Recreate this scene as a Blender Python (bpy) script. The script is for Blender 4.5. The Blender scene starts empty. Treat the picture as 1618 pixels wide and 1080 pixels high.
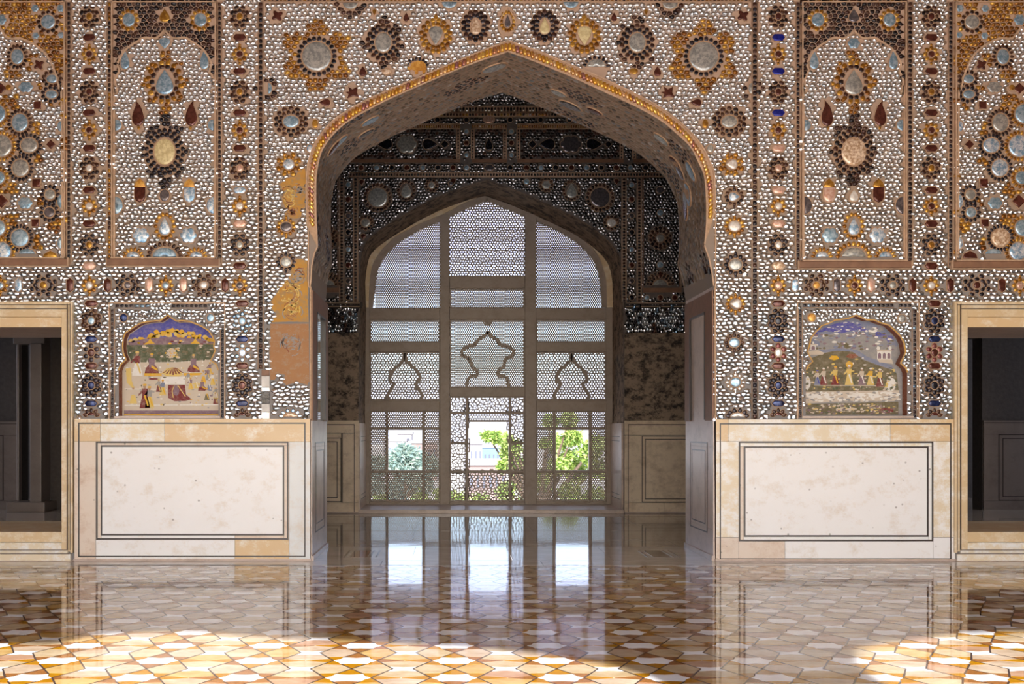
import bpy, math, random
from mathutils import Vector, Matrix, geometry
PI = math.pi
rnd = random.Random(7)
S = bpy.context.scene
COL = S.collection

# ------------------------------------------------------------------ camera, sky, sun, exposure
CZ, D, F = 1.294, 10.3, 1648.0           # eye height, distance to the front wall, focal length in pixels
cam_d = bpy.data.cameras.new('camera'); cam = bpy.data.objects.new('camera', cam_d); COL.objects.link(cam)
cam.location = (0, -D, CZ); cam.rotation_euler = (PI/2, 0, 0)
cam_d.sensor_width = 36; cam_d.lens = F/1618*36
cam_d.shift_x = (809-716)/1618; cam_d.shift_y = (678-540)/1618
cam_d.clip_start = .05; cam_d.clip_end = 2000
S.camera = cam
S.view_settings.view_transform = 'Standard'; S.view_settings.look = 'None'
S.view_settings.gamma = 1; S.view_settings.use_curve_mapping = False
S.view_settings.exposure = 1.17
world = bpy.data.worlds.new('sky'); S.world = world; world.use_nodes = True
wn = world.node_tree; wn.nodes.clear()
wo = wn.nodes.new('ShaderNodeOutputWorld'); wb = wn.nodes.new('ShaderNodeBackground')
wc = wn.nodes.new('ShaderNodeTexSky'); wc.sky_type = 'NISHITA'; wc.sun_disc = False
wc.sun_elevation = math.atan(.60); wc.sun_rotation = PI; wc.dust_density = 1.8; wc.air_density = 1.0; wc.ozone_density = 1.0
wm = wn.nodes.new('ShaderNodeMix'); wm.data_type = 'RGBA'; wm.blend_type = 'MULTIPLY'; wm.inputs[0].default_value = 1; wm.inputs[7].default_value = (.90, .97, 1.15, 1)   # the photograph's white balance
wh = wn.nodes.new('ShaderNodeMix'); wh.data_type = 'RGBA'; wh.blend_type = 'LIGHTEN'; wh.inputs[0].default_value = 1; wh.inputs[7].default_value = (4.9, 4.9, 5.1, 1)   # even white haze
wn.links.new(wc.outputs[0], wh.inputs[6]); wn.links.new(wh.outputs[2], wm.inputs[6]); wn.links.new(wm.outputs[2], wb.inputs[0]); wb.inputs[1].default_value = .185
wn.links.new(wb.outputs[0], wo.inputs[0])
SUN_T = .60                                # tangent of the sun's elevation
sd = bpy.data.lights.new('sun', 'SUN'); sun = bpy.data.objects.new('sun', sd); COL.objects.link(sun)
sd.energy = 6.3; sd.angle = .012; sd.color = (.98, .97, .98)
sun.rotation_euler = (PI/2-math.atan(SUN_T), 0, 0); sun.location = (0, -20, 15)
S.cycles.max_bounces = 8; S.cycles.diffuse_bounces = 5; S.cycles.glossy_bounces = 4
S.cycles.sample_clamp_indirect = 6; S.cycles.caustics_refractive = False
S.cycles.use_denoising = True

# ------------------------------------------------------------------ materials
M = {}
def _mat(name):
    m = bpy.data.materials.new(name); m.use_nodes = True
    nt = m.node_tree; b = nt.nodes['Principled BSDF']; M[name] = m
    return m, nt, b
def ramp(nt, stops):
    r = nt.nodes.new('ShaderNodeValToRGB'); e = r.color_ramp.elements
    while len(e) < len(stops): e.new(.5)
    for el, (p, c) in zip(e, stops): el.position = p; el.color = (*c, 1)
    return r
def noise(nt, scale, detail=4, rough=.55, vec=None):
    n = nt.nodes.new('ShaderNodeTexNoise'); n.inputs['Scale'].default_value = scale
    n.inputs['Detail'].default_value = detail; n.inputs['Roughness'].default_value = rough
    if vec is not None: nt.links.new(vec, n.inputs['Vector'])
    return n
def pos(nt, sc=(1, 1, 1)):
    g = nt.nodes.new('ShaderNodeNewGeometry'); mp = nt.nodes.new('ShaderNodeMapping')
    mp.inputs['Scale'].default_value = sc; nt.links.new(g.outputs['Position'], mp.inputs['Vector'])
    return mp.outputs[0]
def mixc(nt, fac, a, b):
    m = nt.nodes.new('ShaderNodeMix'); m.data_type = 'RGBA'
    for i, v in ((0, fac), (6, a), (7, b)):
        if isinstance(v, tuple): m.inputs[i].default_value = (*v, 1)
        elif isinstance(v, (int, float)): m.inputs[i].default_value = v
        else: nt.links.new(v, m.inputs[i])
    return m.outputs[2]
def bump(nt, b, h, strength=.3, dist=.01):
    n = nt.nodes.new('ShaderNodeBump'); n.inputs['Strength'].default_value = strength; n.inputs['Distance'].default_value = dist
    nt.links.new(h, n.inputs['Height']); nt.links.new(n.outputs[0], b.inputs['Normal'])
def plain(name, c, rough=.6, metal=0, var=.12, sc=9, bmp=0):
    m, nt, b = _mat(name); n = noise(nt, sc, vec=pos(nt))
    r = ramp(nt, [(.3, tuple(x*(1-var*2) for x in c)), (.7, tuple(min(1, x*(1+var)) for x in c))])
    nt.links.new(n.outputs[0], r.inputs[0]); nt.links.new(r.outputs[0], b.inputs['Base Color'])
    b.inputs['Roughness'].default_value = rough; b.inputs['Metallic'].default_value = metal
    if bmp: bump(nt, b, n.outputs[0], bmp)
    return m
def chipmat(name, stops, rough, metal):
    """one colour per glass piece"""
    m, nt, b = _mat(name); g = nt.nodes.new('ShaderNodeNewGeometry'); r = ramp(nt, stops)
    nt.links.new(g.outputs['Random Per Island'], r.inputs[0]); nt.links.new(r.outputs[0], b.inputs['Base Color'])
    b.inputs['Roughness'].default_value = rough; b.inputs['Metallic'].default_value = metal
    return m
def objmat(name, stops, rough, metal):
    m, nt, b = _mat(name); g = nt.nodes.new('ShaderNodeObjectInfo'); r = ramp(nt, stops); n = noise(nt, 60, 2, .5, pos(nt)); ad = nt.nodes.new('ShaderNodeMath'); ad.operation = 'MULTIPLY_ADD'
    nt.links.new(n.outputs[0], ad.inputs[0]); ad.inputs[1].default_value = .5; nt.links.new(g.outputs['Random'], ad.inputs[2]); fr_ = nt.nodes.new('ShaderNodeMath'); fr_.operation = 'FRACT'; nt.links.new(ad.outputs[0], fr_.inputs[0])
    nt.links.new(fr_.outputs[0], r.inputs[0]); nt.links.new(r.outputs[0], b.inputs['Base Color']); b.inputs['Roughness'].default_value = rough; b.inputs['Metallic'].default_value = metal
    return m
def stonemat(name, a, c, rough=.28, metal=.55, sc=34):
    """foil backed glass with tarnish patches"""
    m, nt, b = _mat(name); n = noise(nt, sc, 6, .65, vec=pos(nt)); r = ramp(nt, [(.42, a), (.6, c)])
    nt.links.new(n.outputs[0], r.inputs[0]); nt.links.new(r.outputs[0], b.inputs['Base Color'])
    b.inputs['Roughness'].default_value = rough; b.inputs['Metallic'].default_value = metal
    bump(nt, b, n.outputs[0], .15, .004)
    return m
def marble(name, a, b2, stain, amt=.5, rough=.35, sc=3.0, spec=True, thr=(.48, .72)):
    m, nt, b = _mat(name); p = pos(nt)
    n1 = noise(nt, sc, 8, .6, p); base = mixc(nt, n1.outputs[0], a, b2)
    n2 = noise(nt, sc*1.25, 12, .8, pos(nt, (1, 1, 1.3))); r2 = ramp(nt, [(thr[0], (0, 0, 0)), (thr[1], (amt, amt, amt))])
    nt.links.new(n2.outputs[0], r2.inputs[0]); c = mixc(nt, r2.outputs[0], base, stain)
    if spec:
        v = nt.nodes.new('ShaderNodeTexVoronoi'); v.inputs['Scale'].default_value = 11; nt.links.new(p, v.inputs['Vector'])
        r3 = ramp(nt, [(.0, (.8, .8, .8)), (.10, (.5, .5, .5)), (.14, (0, 0, 0))]); nt.links.new(v.outputs['Distance'], r3.inputs[0])
        n3 = noise(nt, 5, 2, .5, p); r4 = ramp(nt, [(.5, (0, 0, 0)), (.58, (1, 1, 1))]); nt.links.new(n3.outputs[0], r4.inputs[0])
        mm = nt.nodes.new('ShaderNodeMath'); mm.operation = 'MULTIPLY'
        nt.links.new(r3.outputs[0], mm.inputs[0]); nt.links.new(r4.outputs[0], mm.inputs[1])
        c = mixc(nt, mm.outputs[0], c, (.12, .08, .05))
    nt.links.new(c, b.inputs['Base Color']); b.inputs['Roughness'].default_value = rough
    return m
def floormat(name, a, c, sc=5):
    """polished stone with a slightly wavy surface"""
    m, nt, b = _mat(name); p = pos(nt, (1, 1.6, 1)); n = noise(nt, sc, 9, .68, p)
    r = ramp(nt, [(.3, a), (.68, c)]); nt.links.new(n.outputs[0], r.inputs[0]); nt.links.new(r.outputs[0], b.inputs['Base Color'])
    b.inputs['Roughness'].default_value = .055; b.inputs['IOR'].default_value = 1.62
    w = noise(nt, 2.2, 3, .5, pos(nt, (.8, 2.4, 1))); bump(nt, b, w.outputs[0], .05, .02)
    return m
m, nt, b = _mat('mortar'); gz = nt.nodes.new('ShaderNodeNewGeometry'); sz = nt.nodes.new('ShaderNodeSeparateXYZ'); nz = noise(nt, 3, 3, .6, pos(nt)); ma = nt.nodes.new('ShaderNodeMath'); ma.operation = 'MULTIPLY_ADD'
nt.links.new(gz.outputs['Position'], sz.inputs[0]); nt.links.new(nz.outputs[0], ma.inputs[0]); ma.inputs[1].default_value = .8; nt.links.new(sz.outputs['Z'], ma.inputs[2])
rm = ramp(nt, [(.0, (.27, .25, .235)), (.29, (.27, .25, .235)), (.40, (.38, .28, .20)), (.56, (.54, .37, .26)), (1, (.56, .38, .26))]); md_ = nt.nodes.new('ShaderNodeMath'); md_.operation = 'DIVIDE'; md_.inputs[1].default_value = 10   # grey low down; warm bounce light higher up is put into the colour
nt.links.new(ma.outputs[0], md_.inputs[0]); nt.links.new(md_.outputs[0], rm.inputs[0]); nt.links.new(rm.outputs[0], b.inputs['Base Color']); b.inputs['Roughness'].default_value = .75
plain('mortar_thin', (.55, .36, .22), .6, sc=30)
plain('fillet', (.62, .42, .27), .5, sc=14)
plain('wood', (.26, .13, .07), .5, sc=12)
plain('inlay', (.035, .022, .018), .3)
plain('joint', (.16, .11, .08), .6)
plain('white_paint', (.8, .76, .7), .5)
plain('ceiling_paint', (.34, .235, .155), .7, sc=3)
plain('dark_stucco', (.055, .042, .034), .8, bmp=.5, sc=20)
plain('court', (.80, .76, .70), .8, sc=1)
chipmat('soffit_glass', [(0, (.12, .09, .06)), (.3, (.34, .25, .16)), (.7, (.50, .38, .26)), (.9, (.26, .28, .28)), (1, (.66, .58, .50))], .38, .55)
plain('bark', (.10, .065, .04), .9)
chipmat('mirror', [(0, (.62, .64, .66)), (.4, (.86, .88, .90)), (.7, (.60, .68, .74)), (1, (.95, .94, .92))], .10, 1)
chipmat('dark_glass', [(0, (.008, .006, .008)), (.45, (.022, .009, .008)), (.75, (.06, .02, .012)), (1, (.10, .045, .025))], .25, .25)
chipmat('black_glass', [(0, (.006, .006, .01)), (.6, (.016, .013, .02)), (1, (.05, .035, .04))], .2, .35)
chipmat('amber_glass', [(0, (.17, .055, .008)), (.4, (.30, .12, .012)), (.8, (.46, .22, .025)), (1, (.66, .38, .07))], .25, .55)
chipmat('band_glass', [(0, (.36, .12, .05)), (.25, (.62, .26, .03)), (.5, (.75, .42, .06)), (.62, (.42, .14, .12)), (.8, (.85, .55, .15)), (.95, (.7, .6, .55)), (1, (.9, .85, .7))], .22, .7)
objmat('band_bead', [(0, (.50, .20, .03)), (.2, (.80, .46, .05)), (.38, (.42, .16, .10)), (.5, (.36, .16, .20)), (.62, (.9, .6, .12)), (.75, (.62, .30, .06)), (.88, (.85, .62, .35)), (1, (.5, .18, .06))], .2, .55)
chipmat('mirror_cool', [(0, (.40, .50, .58)), (.3, (.82, .87, .92)), (.55, (.50, .60, .66)), (.8, (.93, .95, .96)), (1, (.70, .74, .80))], .10, 1)  # blue-grey reflections low on the wall put into the glass tint
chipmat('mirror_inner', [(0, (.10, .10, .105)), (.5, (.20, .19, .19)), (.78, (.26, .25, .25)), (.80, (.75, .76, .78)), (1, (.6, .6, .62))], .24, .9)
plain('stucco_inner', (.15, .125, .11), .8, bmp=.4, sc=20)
chipmat('maroon_glass', [(0, (.06, .012, .014)), (.6, (.14, .03, .03)), (1, (.22, .07, .06))], .22, .4)
chipmat('blue_glass', [(0, (.10, .15, .22)), (.5, (.25, .38, .5)), (1, (.5, .62, .72))], .2, .8)
chipmat('pale_glass', [(0, (.6, .45, .35)), (.5, (.75, .72, .66)), (1, (.55, .6, .62))], .2, .7)
stonemat('g_blue', (.20, .34, .46), (.52, .66, .76)); stonemat('g_grey', (.30, .31, .30), (.60, .60, .55))
stonemat('g_bluewhite', (.22, .40, .60), (.9, .95, 1)); stonemat('g_cream', (.62, .5, .24), (.85, .74, .42), .3, .1)
stonemat('g_tan', (.5, .3, .16), (.95, .8, .62), .3, .3, 40); stonemat('g_maroon', (.07, .018, .012), (.14, .04, .028), .12, .3)
stonemat('g_pink', (.65, .36, .26), (.85, .62, .52), .25, .4); stonemat('g_amber', (.32, .14, .02), (.62, .34, .06), .2, .6)
stonemat('g_black', (.008, .008, .012), (.03, .03, .045), .12, .3); stonemat('g_navy', (.008, .012, .05), (.03, .05, .16), .15, .4)
stonemat('g_royal', (.004, .008, .20), (.02, .03, .34), .15, .3); stonemat('g_white', (.72, .68, .62), (.95, .93, .9), .25, .3)
stonemat('g_orange', (.60, .26, .04), (.85, .5, .12), .25, .3); stonemat('g_dim', (.10, .09, .10), (.22, .19, .2), .15, .5)
marble('marble_white', (.95, .945, .93), (.90, .885, .85), (.66, .52, .34), .7, thr=(.52, .72))
marble('marble_cream', (.86, .76, .56), (.78, .64, .42), (.93, .91, .85), 1, spec=False, thr=(.44, .56))
marble('marble_tan', (.74, .50, .24), (.78, .60, .36), (.92, .86, .74), 1, spec=False, thr=(.50, .64))
marble('marble_blue', (.72, .76, .76), (.82, .82, .78), (.62, .44, .24), .6, spec=False)
marble('marble_pink', (.78, .62, .48), (.80, .72, .62), (.50, .28, .14), .7)
marble('marble_frame', (.66, .47, .24), (.76, .60, .37), (.88, .80, .64), .9, spec=False, thr=(.48, .64))
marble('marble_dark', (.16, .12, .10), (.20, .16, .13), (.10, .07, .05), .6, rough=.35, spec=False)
marble('marble_dull', (.56, .44, .36), (.64, .52, .44), (.26, .18, .13), .7, rough=.3, spec=False)
marble('marble_inner', (.88, .72, .52), (.82, .66, .48), (.36, .22, .12), .7, rough=.3, spec=False)
marble('stucco_stained', (.40, .29, .20), (.28, .20, .14), (.03, .022, .018), 1, rough=.8, sc=5, spec=False, thr=(.46, .58))
marble('lattice_marble', (.40, .32, .25), (.34, .27, .21), (.22, .16, .11), .7, rough=.5, spec=False)
marble('plaster_orange', (.62, .33, .05), (.50, .25, .06), (.34, .26, .16), .8, rough=.8, sc=9, spec=False, thr=(.47, .6))
marble('plaster_brown', (.46, .24, .10), (.38, .19, .09), (.42, .33, .24), .7, rough=.8, sc=9, spec=False, thr=(.5, .62))
floormat('t_white', (.78, .80, .82), (.92, .92, .92), 3)
floormat('t_cream', (.38, .26, .12), (.60, .49, .33)); floormat('t_pink', (.36, .24, .14), (.62, .50, .37))
floormat('t_gold', (.40, .22, .05), (.60, .42, .18)); floormat('t_brown', (.34, .17, .09), (.52, .34, .22))
floormat('t_orange', (.34, .14, .004), (.44, .21, .008), 3); floormat('t_rust', (.24, .09, .02), (.34, .15, .045), 3)
floormat('t_plain', (.46, .40, .34), (.62, .56, .49), 2); floormat('t_grout', (.05, .033, .03), (.09, .06, .05))
floormat('t_dark', (.13, .09, .07), (.2, .15, .12)); floormat('t_inner', (.40, .32, .25), (.54, .46, .38), 1.5)
m, nt, b = _mat('pane'); b.inputs['Base Color'].default_value = (.66, .68, .66, 1); b.inputs['Metallic'].default_value = 1; b.inputs['Roughness'].default_value = .04
def leafmat(name, stops):
    m, nt, b = _mat(name); g = nt.nodes.new('ShaderNodeNewGeometry'); r = ramp(nt, stops)
    nt.links.new(g.outputs['Random Per Island'], r.inputs[0]); nt.links.new(r.outputs[0], b.inputs['Base Color'])
    b.inputs['Roughness'].default_value = .45
    t = nt.nodes.new('ShaderNodeBsdfTranslucent'); mx = nt.nodes.new('ShaderNodeMixShader'); mx.inputs[0].default_value = .4
    nt.links.new(r.outputs[0], t.inputs[0]); nt.links.new(b.outputs[0], mx.inputs[1]); nt.links.new(t.outputs[0], mx.inputs[2])
    nt.links.new(mx.outputs[0], nt.nodes['Material Output'].inputs[0])
leafmat('leaf', [(0, (.10, .20, .03)), (.5, (.30, .42, .08)), (1, (.62, .68, .26))])
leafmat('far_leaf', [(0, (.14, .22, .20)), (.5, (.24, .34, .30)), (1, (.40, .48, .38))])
plain('house_a', (.20, .19, .20), .8); plain('house_b', (.17, .12, .11), .8); plain('house_c', (.10, .17, .27), .8); plain('house_dark', (.06, .07, .10), .5)
for n_, c_ in dict(p_blue=(.10, .10, .42), p_bluegrey=(.24, .27, .38), p_gold=(.85, .48, .02), p_green=(.10, .12, .06), p_sand=(.70, .60, .47), p_white=(.90, .87, .80),
                   p_maroon=(.22, .03, .03), p_olive=(.17, .14, .07), p_grey=(.34, .33, .32), p_red=(.30, .09, .04), p_violet=(.26, .16, .20), p_yellow=(.82, .6, .16), p_skin=(.5, .3, .18)).items():
    marble(n_, c_, tuple(x*.85 for x in c_), tuple(.5*x+.5*y for x, y in zip(c_, (.55, .48, .38))), .8, rough=.75, sc=14, spec=False, thr=(.46, .66))

# ------------------------------------------------------------------ mesh helpers
class MB:
    def __init__(s): s.v = []; s.f = []; s.m = []; s.mats = []
    def mi(s, name):
        if name not in s.mats: s.mats.append(name)
        return s.mats.index(name)
    def face(s, pts, mat):
        n = len(s.v); s.v += [tuple(p) for p in pts]; s.f.append(tuple(range(n, n+len(pts)))); s.m.append(s.mi(mat))
    def box(s, x0, x1, y0, y1, z0, z1, mat):
        n = len(s.v); s.v += [(x, y, z) for z in (z0, z1) for y in (y0, y1) for x in (x0, x1)]
        for f in ((0, 2, 3, 1), (4, 5, 7, 6), (0, 1, 5, 4), (2, 6, 7, 3), (0, 4, 6, 2), (1, 3, 7, 5)):
            s.f.append(tuple(n+i for i in f)); s.m.append(s.mi(mat))
    def prism(s, lo, hi, mat, cap=True):
        """side walls between two rings and a cap on hi"""
        n = len(s.v); k = len(lo); s.v += [tuple(p) for p in lo]+[tuple(p) for p in hi]; i_ = s.mi(mat)
        for i in range(k):
            j = (i+1) % k; s.f.append((n+i, n+j, n+k+j, n+k+i)); s.m.append(i_)
        if cap: s.f.append(tuple(range(n+k, n+2*k))); s.m.append(i_)
    def dome(s, rings, centre, mat):
        n = len(s.v); k = len(rings[0]); i_ = s.mi(mat)
        for r in rings: s.v += [tuple(p) for p in r]
        s.v.append(tuple(centre)); c = len(s.v)-1
        for a in range(len(rings)-1):
            for i in range(k):
                j = (i+1) % k; s.f.append((n+a*k+i, n+a*k+j, n+(a+1)*k+j, n+(a+1)*k+i)); s.m.append(i_)
        a = len(rings)-1
        for i in range(k): s.f.append((n+a*k+i, n+a*k+(i+1) % k, c)); s.m.append(i_)
    def mesh(s, name, smooth=False):
        me = bpy.data.meshes.new(name); me.from_pydata(s.v, [], s.f)
        for n in s.mats: me.materials.append(M[n])
        me.polygons.foreach_set('material_index', s.m)
        me.polygons.foreach_set('use_smooth', [smooth]*len(s.f))
        me.update(); return me
    def build(s, name, parent=None, smooth=False, stuff=False):
        o = link(name, s.mesh(name, smooth), parent)
        if stuff: o['kind'] = 'stuff'
        return o
def link(name, me, parent=None, loc=None):
    o = bpy.data.objects.new(name, me); COL.objects.link(o)
    if parent is not None: o.parent = parent
    if loc is not None: o.location = loc
    return o
def tag(o, label, cat, group=None):
    o['label'] = label; o['category'] = cat
    if group: o['group'] = group
    return o
def struct(o): o['kind'] = 'structure'; return o
def thing(name, label, cat, loc=(0, 0, 0), group=None):
    return tag(link(name, None, None, loc), label, cat, group)
def boxobj(name, x0, x1, y0, y1, z0, z1, mat, parent=None, bev=0):
    b = MB(); b.box(x0, x1, y0, y1, z0, z1, mat); o = b.build(name, parent)
    if bev:
        md = o.modifiers.new('bevel', 'BEVEL'); md.width = bev; md.segments = 2
    return o

class Fr:
    """a wall plane parallel to the front wall, addressed as photograph coordinates projected on that plane"""
    def __init__(s, y): s.y = y; s.k = F/(D+y)
    def x(s, px): return (px-716)/s.k
    def z(s, py): return CZ+(678-py)/s.k
    def p(s, px, py, h=0): return (s.x(px), s.y-h, s.z(py))
    def m(s): return lambda u, v, h: ((u-716)/s.k, s.y-h, CZ+(678+v)/s.k)
FR = Fr(0.0); IN = Fr(5.84); JL = Fr(7.0)
def ccw(p):
    a = sum(p[i][0]*p[(i+1) % len(p)][1]-p[(i+1) % len(p)][0]*p[i][1] for i in range(len(p)))
    return list(p) if a > 0 else list(reversed(p))
def fbox(mb, fr, x0, y0, x1, y1, h0, h1, mat):
    mb.box(fr.x(x0), fr.x(x1), fr.y-h1, fr.y-h0, fr.z(y1), fr.z(y0), mat)
def fboxobj(name, fr, x0, y0, x1, y1, h0, h1, mat, parent=None, bev=0):
    return boxobj(name, fr.x(x0), fr.x(x1), fr.y-h1, fr.y-h0, fr.z(y1), fr.z(y0), mat, parent, bev)
def ribbon(mb, fr, pts, w, h0, h1, mat, closed=False):
    """raised strip of width w (px) along a polyline of photograph points"""
    n = len(pts); L = []; R = []
    for i in range(n):
        a = pts[(i-1) % n] if closed or i else pts[0]; c = pts[(i+1) % n] if closed or i < n-1 else pts[-1]
        dx, dy = c[0]-a[0], c[1]-a[1]; q = math.hypot(dx, dy) or 1; nx, ny = -dy/q*w/2, dx/q*w/2
        L.append((pts[i][0]+nx, pts[i][1]+ny)); R.append((pts[i][0]-nx, pts[i][1]-ny))
    for i in range(n if closed else n-1):
        j = (i+1) % n; q = [L[i], L[j], R[j], R[i]]
        q = list(reversed(ccw([(a, b) for a, b in q]))) if True else q
        mb.prism([fr.p(a, b, h0) for a, b in q], [fr.p(a, b, h1) for a, b in q], mat)
def smooth_poly(pts, n=4, closed=False):
    out = []; k = len(pts)
    rng = range(k if closed else k-1)
    for i in rng:
        if closed: p0, p1, p2, p3 = pts[(i-1) % k], pts[i], pts[(i+1) % k], pts[(i+2) % k]
        else: p0, p1, p2, p3 = pts[max(i-1, 0)], pts[i], pts[i+1], pts[min(i+2, k-1)]
        for t in range(n):
            t /= n
            out.append(tuple(.5*(2*b+(c-a)*t+(2*a-5*b+4*c-d)*t*t+(-a+3*b-3*c+d)*t**3) for a, b, c, d in zip(p0, p1, p2, p3)))
    if not closed: out.append(pts[-1])
    return out
def inpoly(x, y, poly):
    c = False; j = len(poly)-1
    for i in range(len(poly)):
        xi, yi = poly[i]; xj, yj = poly[j]
        if (yi > y) != (yj > y) and x < (xj-xi)*(y-yi)/(yj-yi)+xi: c = not c
        j = i
    return c

# ------------------------------------------------------------------ chips: cells of a jittered lattice, each a small convex piece of glass
def jitter(x0, y0, x1, y1, dx, dy, j, seed=1):
    r = random.Random(seed); pts = []; row = 0; y = y0
    while y <= y1:
        x = x0+(dx/2 if row & 1 else 0)
        while x <= x1:
            pts.append((x+r.uniform(-j, j)*dx, y+r.uniform(-j, j)*dy)); x += dx
        y += dy; row += 1
    return pts
def cells(pts, keep, sx, sy):
    """clipped cells of the kept points, in a space where the lattice is about isotropic"""
    q = [(a/sx, b/sy) for a, b in pts]; grid = {}
    for i, (a, b) in enumerate(q): grid.setdefault((math.floor(a), math.floor(b)), []).append(i)
    out = []
    for i in keep:
        a, b = q[i]; ga, gb = math.floor(a), math.floor(b); nb = []
        for u in range(ga-2, ga+3):
            for v in range(gb-2, gb+3):
                for j in grid.get((u, v), ()):
                    if j != i:
                        d = (q[j][0]-a)**2+(q[j][1]-b)**2
                        if d < 5.3: nb.append((d, j))
        nb.sort(); poly = [(-1.1, -1.1), (1.1, -1.1), (1.1, 1.1), (-1.1, 1.1)]
        for d, j in nb[:11]:
            nx, ny = q[j][0]-a, q[j][1]-b; lim = d/2; new = []; k = len(poly)
            vals = [p[0]*nx+p[1]*ny-lim for p in poly]
            if max(vals) <= 0: continue
            for t in range(k):
                p, r_ = poly[t], poly[(t+1) % k]; vp, vr = vals[t], vals[(t+1) % k]
                if vp <= 0: new.append(p)
                if (vp < 0 < vr) or (vr < 0 < vp):
                    s_ = vp/(vp-vr); new.append((p[0]+(r_[0]-p[0])*s_, p[1]+(r_[1]-p[1])*s_))
            poly = new
            if len(poly) < 3: break
        if len(poly) < 3: continue
        # drop slivers, cut sharp corners
        pl = [poly[t] for t in range(len(poly)) if math.hypot(poly[t][0]-poly[t-1][0], poly[t][1]-poly[t-1][1]) > .12]
        if len(pl) < 3: continue
        out.append((i, [(p[0]*sx, p[1]*sy) for p in pl]))
    return out
def chips(mb, cl, pts, fmap, mat_of, shrink, bulge, scale, base=.0, tilt=.12, flip=False, seed=3):
    """cl: cells; fmap(u, v, h) -> world; scale: metres per unit; bulge: height as a share of the radius"""
    r = random.Random(seed)
    for i, pl in cl:
        cx, cy = pts[i]; k = shrink(cx, cy) if callable(shrink) else shrink; k *= r.uniform(.93, 1.05)
        k = min(k, .985); pl = [(a*k, b*k) for a, b in pl]; rad = sum(math.hypot(*p) for p in pl)/len(pl)*scale
        tx, ty = r.gauss(0, tilt)*scale, r.gauss(0, tilt)*scale
        if flip: pl = pl[::-1]
        h = rad*(bulge(cx, cy) if callable(bulge) else bulge)
        rg = []
        for s_, hh in ((1, .14), (.9, .38), (.6, .77)):
            rg.append([fmap(cx+a*s_, cy+b*s_, base+h*hh+max(-.001, a*s_*tx+b*s_*ty)) for a, b in pl])
        mb.dome(rg, fmap(cx, cy, base+h), mat_of(cx, cy))

# ------------------------------------------------------------------ cut stones and petals
def outline(sh, rx, ry):
    if sh in ('oval', 'disc'): p = [(rx*math.cos(t), ry*math.sin(t)) for t in [2*PI*i/18 for i in range(18)]]
    elif sh.startswith('tear'):
        p = []
        for i in range(18):
            t = 2*PI*i/18; q = (1-math.sin(t))/2; w = math.cos(t)*(.04+1.22*q**.7)
            p.append((w, math.sin(t)))
        d = sh[5:]
        if d == 'up' or d == '': p = [(a*rx, b*ry) for a, b in p]
        elif d == 'down': p = [(a*rx, -b*ry) for a, b in p]
        elif d == 'left': p = [(-b*rx, a*ry) for a, b in p]
        else: p = [(b*rx, a*ry) for a, b in p]
    elif sh == 'curl': p = [(rx*(math.cos(t)*(.05+1.22*((1-math.sin(t))/2)**.75)+(-.35*max(0, math.sin(t)-.6)/.4)), ry*math.sin(t)) for t in [2*PI*i/20 for i in range(20)]]
    elif sh == 'curlr': return ccw([(-a, b) for a, b in outline('curl', rx, ry)])
    elif sh == 'hloz': p = [(-1, 0), (-.78, -.55), (-.62, -.95), (.62, -.95), (.78, -.55), (1, 0), (.78, .55), (.62, .95), (-.62, .95), (-.78, .55)]; p = [(a*rx, b*ry) for a, b in p]
    elif sh == 'vloz': p = [(0, -1), (.55, -.78), (.95, -.62), (.95, .62), (.55, .78), (0, 1), (-.55, .78), (-.95, .62), (-.95, -.62), (-.55, -.78)]; p = [(a*rx, b*ry) for a, b in p]
    elif sh == 'diamond': p = [(rx, 0), (0, ry), (-rx, 0), (0, -ry)]
    elif sh == 'square': p = [(rx, -ry), (rx*.92, ry), (-rx, ry*.95), (-rx*.95, -ry)]
    elif sh == 'lobe': p = [(rx*(.80+.20*abs(math.cos(3*t))**.6)*math.cos(t), ry*(.80+.20*abs(math.cos(3*t))**.6)*math.sin(t)) for t in [2*PI*i/36 for i in range(36)]]
    elif sh == 'quatre': p = [(rx*(.78+.25*math.cos(4*t))*math.cos(t+.6), ry*(.78+.25*math.cos(4*t))*math.sin(t+.6)) for t in [2*PI*i/24 for i in range(24)]]
    elif sh == 'half': p = [(rx*math.cos(t), ry*math.sin(t)) for t in [PI*i/12 for i in range(13)]]
    elif sh == 'halfdown': p = [(rx*math.cos(t), -ry*math.sin(t)) for t in [PI*i/12 for i in range(13)]]
    elif sh == 'halfright': p = [(rx*math.sin(t), ry*math.cos(t)) for t in [PI*i/12 for i in range(13)]]
    elif sh == 'halfleft': p = [(-rx*math.sin(t), ry*math.cos(t)) for t in [PI*i/12 for i in range(13)]]
    elif sh == 'cup': p = [(-rx, ry), (-rx, -ry*.3), (-rx*.7, -ry*.75), (0, -ry), (rx*.7, -ry*.75), (rx, -ry*.3), (rx, ry)]
    elif sh == 'cap': p = [(-rx, -ry), (rx, -ry), (rx*.8, ry*.1), (rx*.35, ry*.6), (0, ry), (-rx*.35, ry*.6), (-rx*.8, ry*.1)]
    elif sh == 'star': p = [(-1, .1), (-.45, .2), (-.6, 1), (0, .55), (.75, 1), (.65, 0), (1, -.7), (.1, -.55), (-.75, -.9), (-.55, -.2)]; p = [(a*rx, b*ry) for a, b in p]
    return ccw(p)
GEMS = {}
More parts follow.
